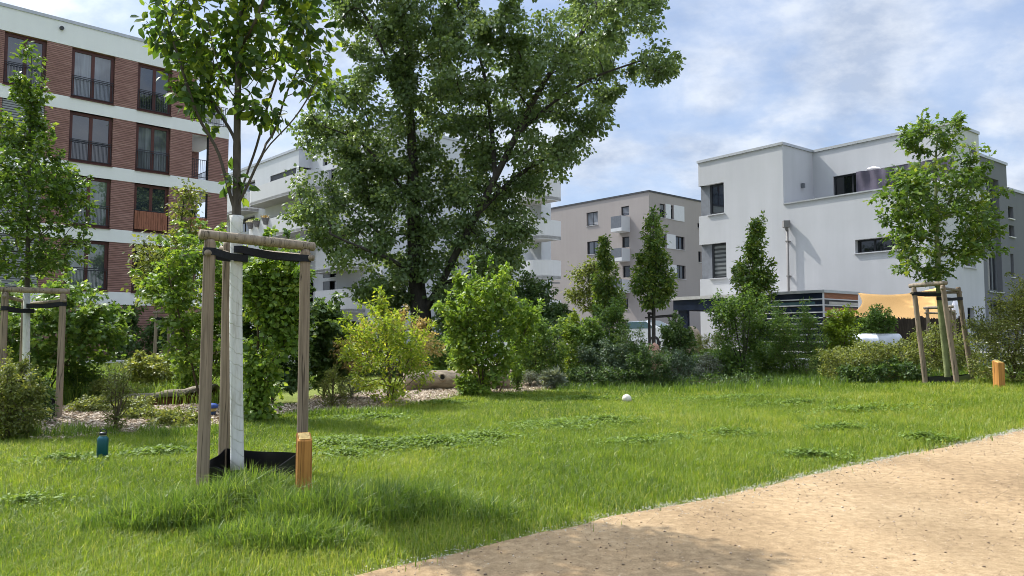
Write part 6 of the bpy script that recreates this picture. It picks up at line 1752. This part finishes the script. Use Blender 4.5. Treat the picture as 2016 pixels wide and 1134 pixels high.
m = MB(); m.add(vs, fs + [tuple(range(nr - 1, -1, -1)), tuple(ns * nr + k for k in range(nr))]); m.build('log_trunk', 'log_wood', lo, True)
pk = pt(872.5, 743, 18.7) - a_
kd = unit(np.array(-pt(872, 743, 18.7) + [0, 0, EYE])); kc = d * np.dot(pk, d); rad_dir = unit(kd - d * np.dot(kd, d) + up_ * .35); kc = kc + rad_dir * (r_ * 1.035)
M = Matrix.Translation(Vector(kc)) @ Vector(rad_dir).to_track_quat('Z', 'Y').to_matrix().to_4x4()
m = MB(M); m.lathe([(.105, -.05), (.10, .012), (.075, .026), (.062, .012)], (0, 0, 0), 18); m.build('knot_rim', 'log_wood', lo, True)
m = MB(M); m.lathe([(.0, .0135), (.06, .0140), (.06, .0145), (.0, .015)], (0, 0, 0), 18); m.build('knot_hole', 'log_hollow', lo)
# split log on the left
P0, P1, P2, P3_ = [ground(pt(x, 790, y)[0], y) for x, y in ((192, 14.9), (262, 14.8), (330, 14.9), (425, 15.6))]
sl = empty('split_log', P0, 'grey split log with rotten reddish side and thin pointed tip', 'log')
def half(m, ps, ws, hs, z0, seed, wall=True):
    r = random.Random(seed); n = 9; rows = []
    for i, (p, w_, h) in enumerate(zip(ps, ws, hs)):
        for k in range(n):
            t = math.pi * k / (n - 1); rows.append(np.array(p) + [0.12 * w_ * math.cos(t), w_ * math.cos(t) * -1, z0 + h * (math.sin(t) ** .6) * r.uniform(.93, 1.07)])
    fs = [(i * n + k, i * n + k + 1, (i + 1) * n + k + 1, (i + 1) * n + k) for i in range(len(ps) - 1) for k in range(n - 1)]
    m.add(rows, fs + [tuple(range(n)), tuple(range((len(ps) - 1) * n + n - 1, (len(ps) - 1) * n - 1, -1))])
ps = densify([P0, P1, P2, P3_], .16) - P0; k = len(ps); t = np.linspace(0, 1, k)
m = MB(); half(m, ps, .03 + .24 * t ** .6, .05 + .27 * t ** .7 + .02 * np.sin(t * 25), -.03, 2); m.build('rotten_core', 'log_inner', sl, True)
m = MB(); half(m, ps + [0, .03, .05], .05 + .22 * t ** .6, .035 + .28 * t ** .7 + .035 * np.sin(t * 21 + 1), -.0, 3)
m2 = MB(); n = 5; rows = []
for i, p in enumerate(ps):
    h = .05 + .29 * t[i] ** .7 + .02 * math.sin(t[i] * 25); w_ = .05 + .22 * t[i] ** .6
    for kx, zx in ((-.8, h - .06 + .01 * math.sin(i * 1.3)), (-.55, h + .0), (0, h + .035), (.6, h + .0), (.9, h - .08)): rows.append(p + [0, kx * w_, zx])
m2.add(rows, [(i * n + j, i * n + j + 1, (i + 1) * n + j + 1, (i + 1) * n + j) for i in range(k - 1) for j in range(n - 1)]); o = m2.build('grey_bark', 'log_grey', sl, True)
so_ = o.modifiers.new('thick', 'SOLIDIFY'); so_.thickness = .04

# boulders
def boulder(label, px, pyt, pyb, hwpx, Y, mat, seed, elong=1.0):
    h = (pyb - pyt) / F * Y; w_ = hwpx / F * Y; p = pt(px, pyb, Y); z0 = min(p[2], float(zt(p[0], Y)))
    h = pt(px, pyt, Y)[2] - z0
    import bmesh
    bm = bmesh.new(); bmesh.ops.create_icosphere(bm, subdivisions=4, radius=1); g = np.random.default_rng(seed); ks = g.normal(0, 1, (9, 3)); ph = g.uniform(0, 6, 9)
    for v in bm.verts:
        c = np.array(v.co); f = 1 + sum(.05 / (1 + .5 * i) * math.sin(1.6 * (1 + .5 * i) * float(ks[i] @ c) + ph[i]) for i in range(9))
        v.co = Vector((c[0] * w_ * f, c[1] * w_ * .8 * f, (c[2] * .5 * f) * h * elong))
    zs_ = [v.co.z for v in bm.verts]; lo_ = min(zs_)
    for v in bm.verts: v.co.z -= lo_ + .05
    me = bpy.data.meshes.new('boulder'); bm.to_mesh(me); bm.free(); me.polygons.foreach_set('use_smooth', [True] * len(me.polygons))
    o = link('boulder', me, mat); o.location = (p[0], Y, z0); tag(o, label, 'boulder'); return o
boulder('reddish rounded sandstone boulder showing above the dark low bushes', 1287, 677, 705, 17, 22.4, 'boulder_red', 3, 1.05)
boulder('tan pointed boulder on top of the block wall among yellow grasses', 1366, 645, 705, 16, 26.0, 'boulder_tan', 8, 1.1)

# ball
bp = gp(1234, 794); rb_ = .5 * 18.5 / F * bp[1]
bo = empty('ball', (bp[0], bp[1], bp[2] + rb_ * .9), 'off-white leather football lying on the grass near the shrubs', 'ball')
m = MB(); m.lathe([(max(1e-4, rb_ * math.sin(math.pi * i / 18)), -rb_ * math.cos(math.pi * i / 18)) for i in range(19)], (0, 0, 0), 28); m.build('cover', 'ball_white', bo, True)
m = MB(Matrix.Rotation(R(40), 4, 'Z') @ Matrix.Rotation(R(-50), 4, 'X'))
m.lathe([(0.0001, rb_ * 1.004), (rb_ * .22, rb_ * .982), (rb_ * .30, rb_ * .958), (rb_ * .30, rb_ * .93)], (0, 0, 0), 5); m.build('patch', 'ball_mark', bo)

# water bottle
wb_ = gp(201, 908); f_ = wb_[1] / F; rB = 10.2 * f_
bt = empty('water_bottle', wb_, 'teal metal drinking bottle with black carry-loop cap standing in the grass', 'bottle')
hB = (908 - 860) * f_
m = MB(); m.lathe([(rB * .9, 0), (rB, .012), (rB, hB * .86), (rB * .93, hB * .93), (rB * .66, hB), (rB * .60, hB * 1.01)], (0, 0, 0), 26); m.build('body', 'bottle_teal', bt, True)
m = MB(); m.lathe([(rB * .60, hB * 1.011), (rB * .62, hB * 1.02), (rB * .62, hB * 1.045), (rB * .58, hB * 1.05)], (0, 0, 0), 22); m.build('neck_ring', 'steel_ring', bt)
m = MB(); m.lathe([(rB * .62, hB * 1.051), (rB * .66, hB * 1.06), (rB * .66, hB * 1.14), (rB * .55, hB * 1.16)], (0, 0, 0), 22); cap = m.build('cap', 'bottle_cap', bt, True)
m = MB(); m.tube([(rB * .62 * math.cos(a), rB * .12, hB * 1.12 + rB * .75 * math.sin(a)) for a in np.linspace(0, math.pi, 13)], .006, 8); m.build('carry_loop', 'bottle_cap', cap, True)

# wooden information posts with sloped plate
def info_post(px, pyb, Y, wid, h, rz, label, slope=.35):
    b = ground(pt(px, pyb, Y)[0], Y); o = empty('marker_post', b, label, 'marker post', 'wooden marker posts', rz)
    w_ = wid / 2; c = .006; hf, hb = h - slope * wid, h
    m = MB(); n = 8
    ring = [(-w_ + c, -w_), (w_ - c, -w_), (w_, -w_ + c), (w_, w_ - c), (w_ - c, w_), (-w_ + c, w_), (-w_, w_ - c), (-w_, -w_ + c)]
    zt_ = lambda y: hf + (hb - hf) * (y + w_) / (2 * w_)
    vs = [(x, y, -.1) for x, y in ring] + [(x, y, zt_(y) - .006) for x, y in ring] + [(x * .94, y * .94, zt_(y * .94)) for x, y in ring]
    fs = [tuple(range(7, -1, -1)), tuple(range(16, 24))] + [(k * 8 + i, k * 8 + (i + 1) % 8, k * 8 + 8 + (i + 1) % 8, k * 8 + 8 + i) for k in range(2) for i in range(8)]
    m.add(vs, fs); m.build('post', 'oak_post', o)
    ang = math.atan2(hb - hf, 2 * w_)
    M = Matrix.Translation((0, 0, (hf + hb) / 2)) @ Matrix.Rotation(ang, 4, 'X')
    m = MB(M); q = w_ * .78; m.cbox(-q, q, -q * 1.05, q * 1.05, .0015, .007, .002); pl = m.build('plate', 'brass_plate', o)
    m = MB(M); r = random.Random(3)
    for row in range(4):
        y = q * .62 - row * q * .36; x = -q * (.55 if row else .35)
        while x < q * (.55 if row else .35):
            wv = q * r.uniform(.06, .14); m.box(x, x + wv, y - q * .045, y + q * .045, .0073, .0079); x += wv + q * .05
    m.build('engraving', 'plate_text', pl)
    m = MB(M)
    for sx in (-1, 1):
        m.lathe([(.004, .0072), (.004, .0088), (.002, .0095)], (sx * q * .85, 0, 0), 8)
    m.build('plate_screw', 'plate_text', pl)
    return o
info_post(597, 968, 6.62, .122, .545, R(24), 'oak marker post with sloped brass plate beside the nearest stakes', .5)
info_post(1967, 757, 14.9, .15, .55, R(12), 'short brown oak marker post before the white flowering rose bush', .3)

# toy bucket on the chips
tpz = gp(415, 822); q = tpz[1] / F
to = empty('toy_bucket', tpz, 'small blue and yellow plastic toy bucket lying by the split log between two stakes', 'toy')
m = MB(); m.lathe([(8 * q, 0), (9.5 * q, 12 * q), (9 * q, 12.2 * q)], (0, 0, 0), 18); m.build('bucket_body', 'toy_navy', to, True)
m = MB(); m.lathe([(9.6 * q, 12.3 * q), (10.2 * q, 18 * q), (9.9 * q, 18.2 * q)], (0, 0, 0), 18); m.build('bucket_band', 'toy_yellow', to, True)
m = MB(); m.lathe([(10.4 * q, 18.3 * q), (13.5 * q, 19 * q), (13.5 * q, 24 * q), (9 * q, 27 * q), (3 * q, 28 * q)], (0, 0, 0), 18); m.build('bucket_lid', 'toy_blue', to, True)

# parked cars behind the shrubs
def car(label, px, Y, rz, dz):
    X = (px - 1008) / F * Y; o = empty('parked_car', (X, Y, float(zt(X, Y)) + dz), label, 'car', 'cars parked on the lane', rz)
    prof = [(-2.05, .35), (-2.08, .75), (-1.95, .92), (-1.0, .98), (-.35, 1.42), (.75, 1.46), (1.55, 1.05), (2.0, .95), (2.06, .6), (2.05, .35)]
    m = MB(); n = len(prof); sec = [(-.86, .0), (-.80, 1.0), (.80, 1.0), (.86, .0)]
    vs = []
    for yv, kk in ((-.86, 0), (-.88, 1), (.88, 1), (.86, 0)):
        for x, z in prof:
            ins = .17 if z > 1.1 else 0; vs.append((x * (1 if kk else .98), yv - math.copysign(ins, yv) * (1 if z > 1.1 else 0), z if kk else max(.3, z - .0)))
    fs = [(k * n + i, k * n + (i + 1) % n, (k + 1) * n + (i + 1) % n, (k + 1) * n + i) for k in range(3) for i in range(n)] + [tuple(range(n - 1, -1, -1)), tuple(3 * n + i for i in range(n))]
    m.add(vs, fs); m.build('body', 'car_paint', o)
    for s in (-1, 1):
        m = MB(); y0 = s * .80; m.add([(-.85, s * .885, 1.0), (1.35, s * .885, 1.03), (.70, y0 * .915, 1.40), (-.32, y0 * .915, 1.37)], [(0, 1, 2, 3) if s < 0 else (3, 2, 1, 0)]); m.build('side_window', 'car_glass', o)
        for x in (-1.28, 1.28):
            m = MB(Matrix.Translation((x, s * .80, .32)) @ Matrix.Rotation(R(90), 4, 'X')); m.lathe([(.2, -.1), (.31, -.09), (.32, 0), (.31, .09), (.2, .1)], (0, 0, 0), 20); wl_ = m.build('wheel', 'tyre', o)
            m = MB(Matrix.Translation((x, s * .80, .32)) @ Matrix.Rotation(R(90), 4, 'X')); m.lathe([(.05, -.115), (.19, -.105), (.19, .105), (.05, .115)], (0, 0, 0), 12); m.build('rim', 'steel_ring', wl_)
    m = MB(); m.add([(-.97, -.72, 1.0), (-.97, .72, 1.0), (-.40, .62, 1.41), (-.40, -.62, 1.41)], [(0, 3, 2, 1)]); m.build('windscreen', 'car_glass', o)
    m = MB(); m.add([(1.5, -.68, 1.10), (1.5, .68, 1.10), (.82, .60, 1.455), (.82, -.60, 1.455)], [(0, 1, 2, 3)]); m.build('rear_window', 'car_glass', o)
    return o
car('pale silver car with dark glass parked behind the dark feathery shrub', 1262, 41.0, R(-40), .12)
car('white car partly hidden behind the upright hazel bush', 985, 42.5, R(-20), .08)

# lamp post
pl_ = pt(1084, 690, 40); lz = pt(1084, 556, 40)[2]
lp_ = empty('street_lamp', (pl_[0], 40, 0), 'slim grey lamp post with small head under the white round balconies', 'street lamp')
m = MB(); m.tube([(0, 0, 0), (0, 0, lz)], [.06, .045], 10); m.build('pole', 'metal_edge', lp_, True)
m = MB(); m.box(-.55, -.02, -.1, .1, lz - .35, lz - .2); m.box(-.03, .5, -.04, .04, lz - .06, lz); m.build('lamp_head', 'frame_grey', lp_)
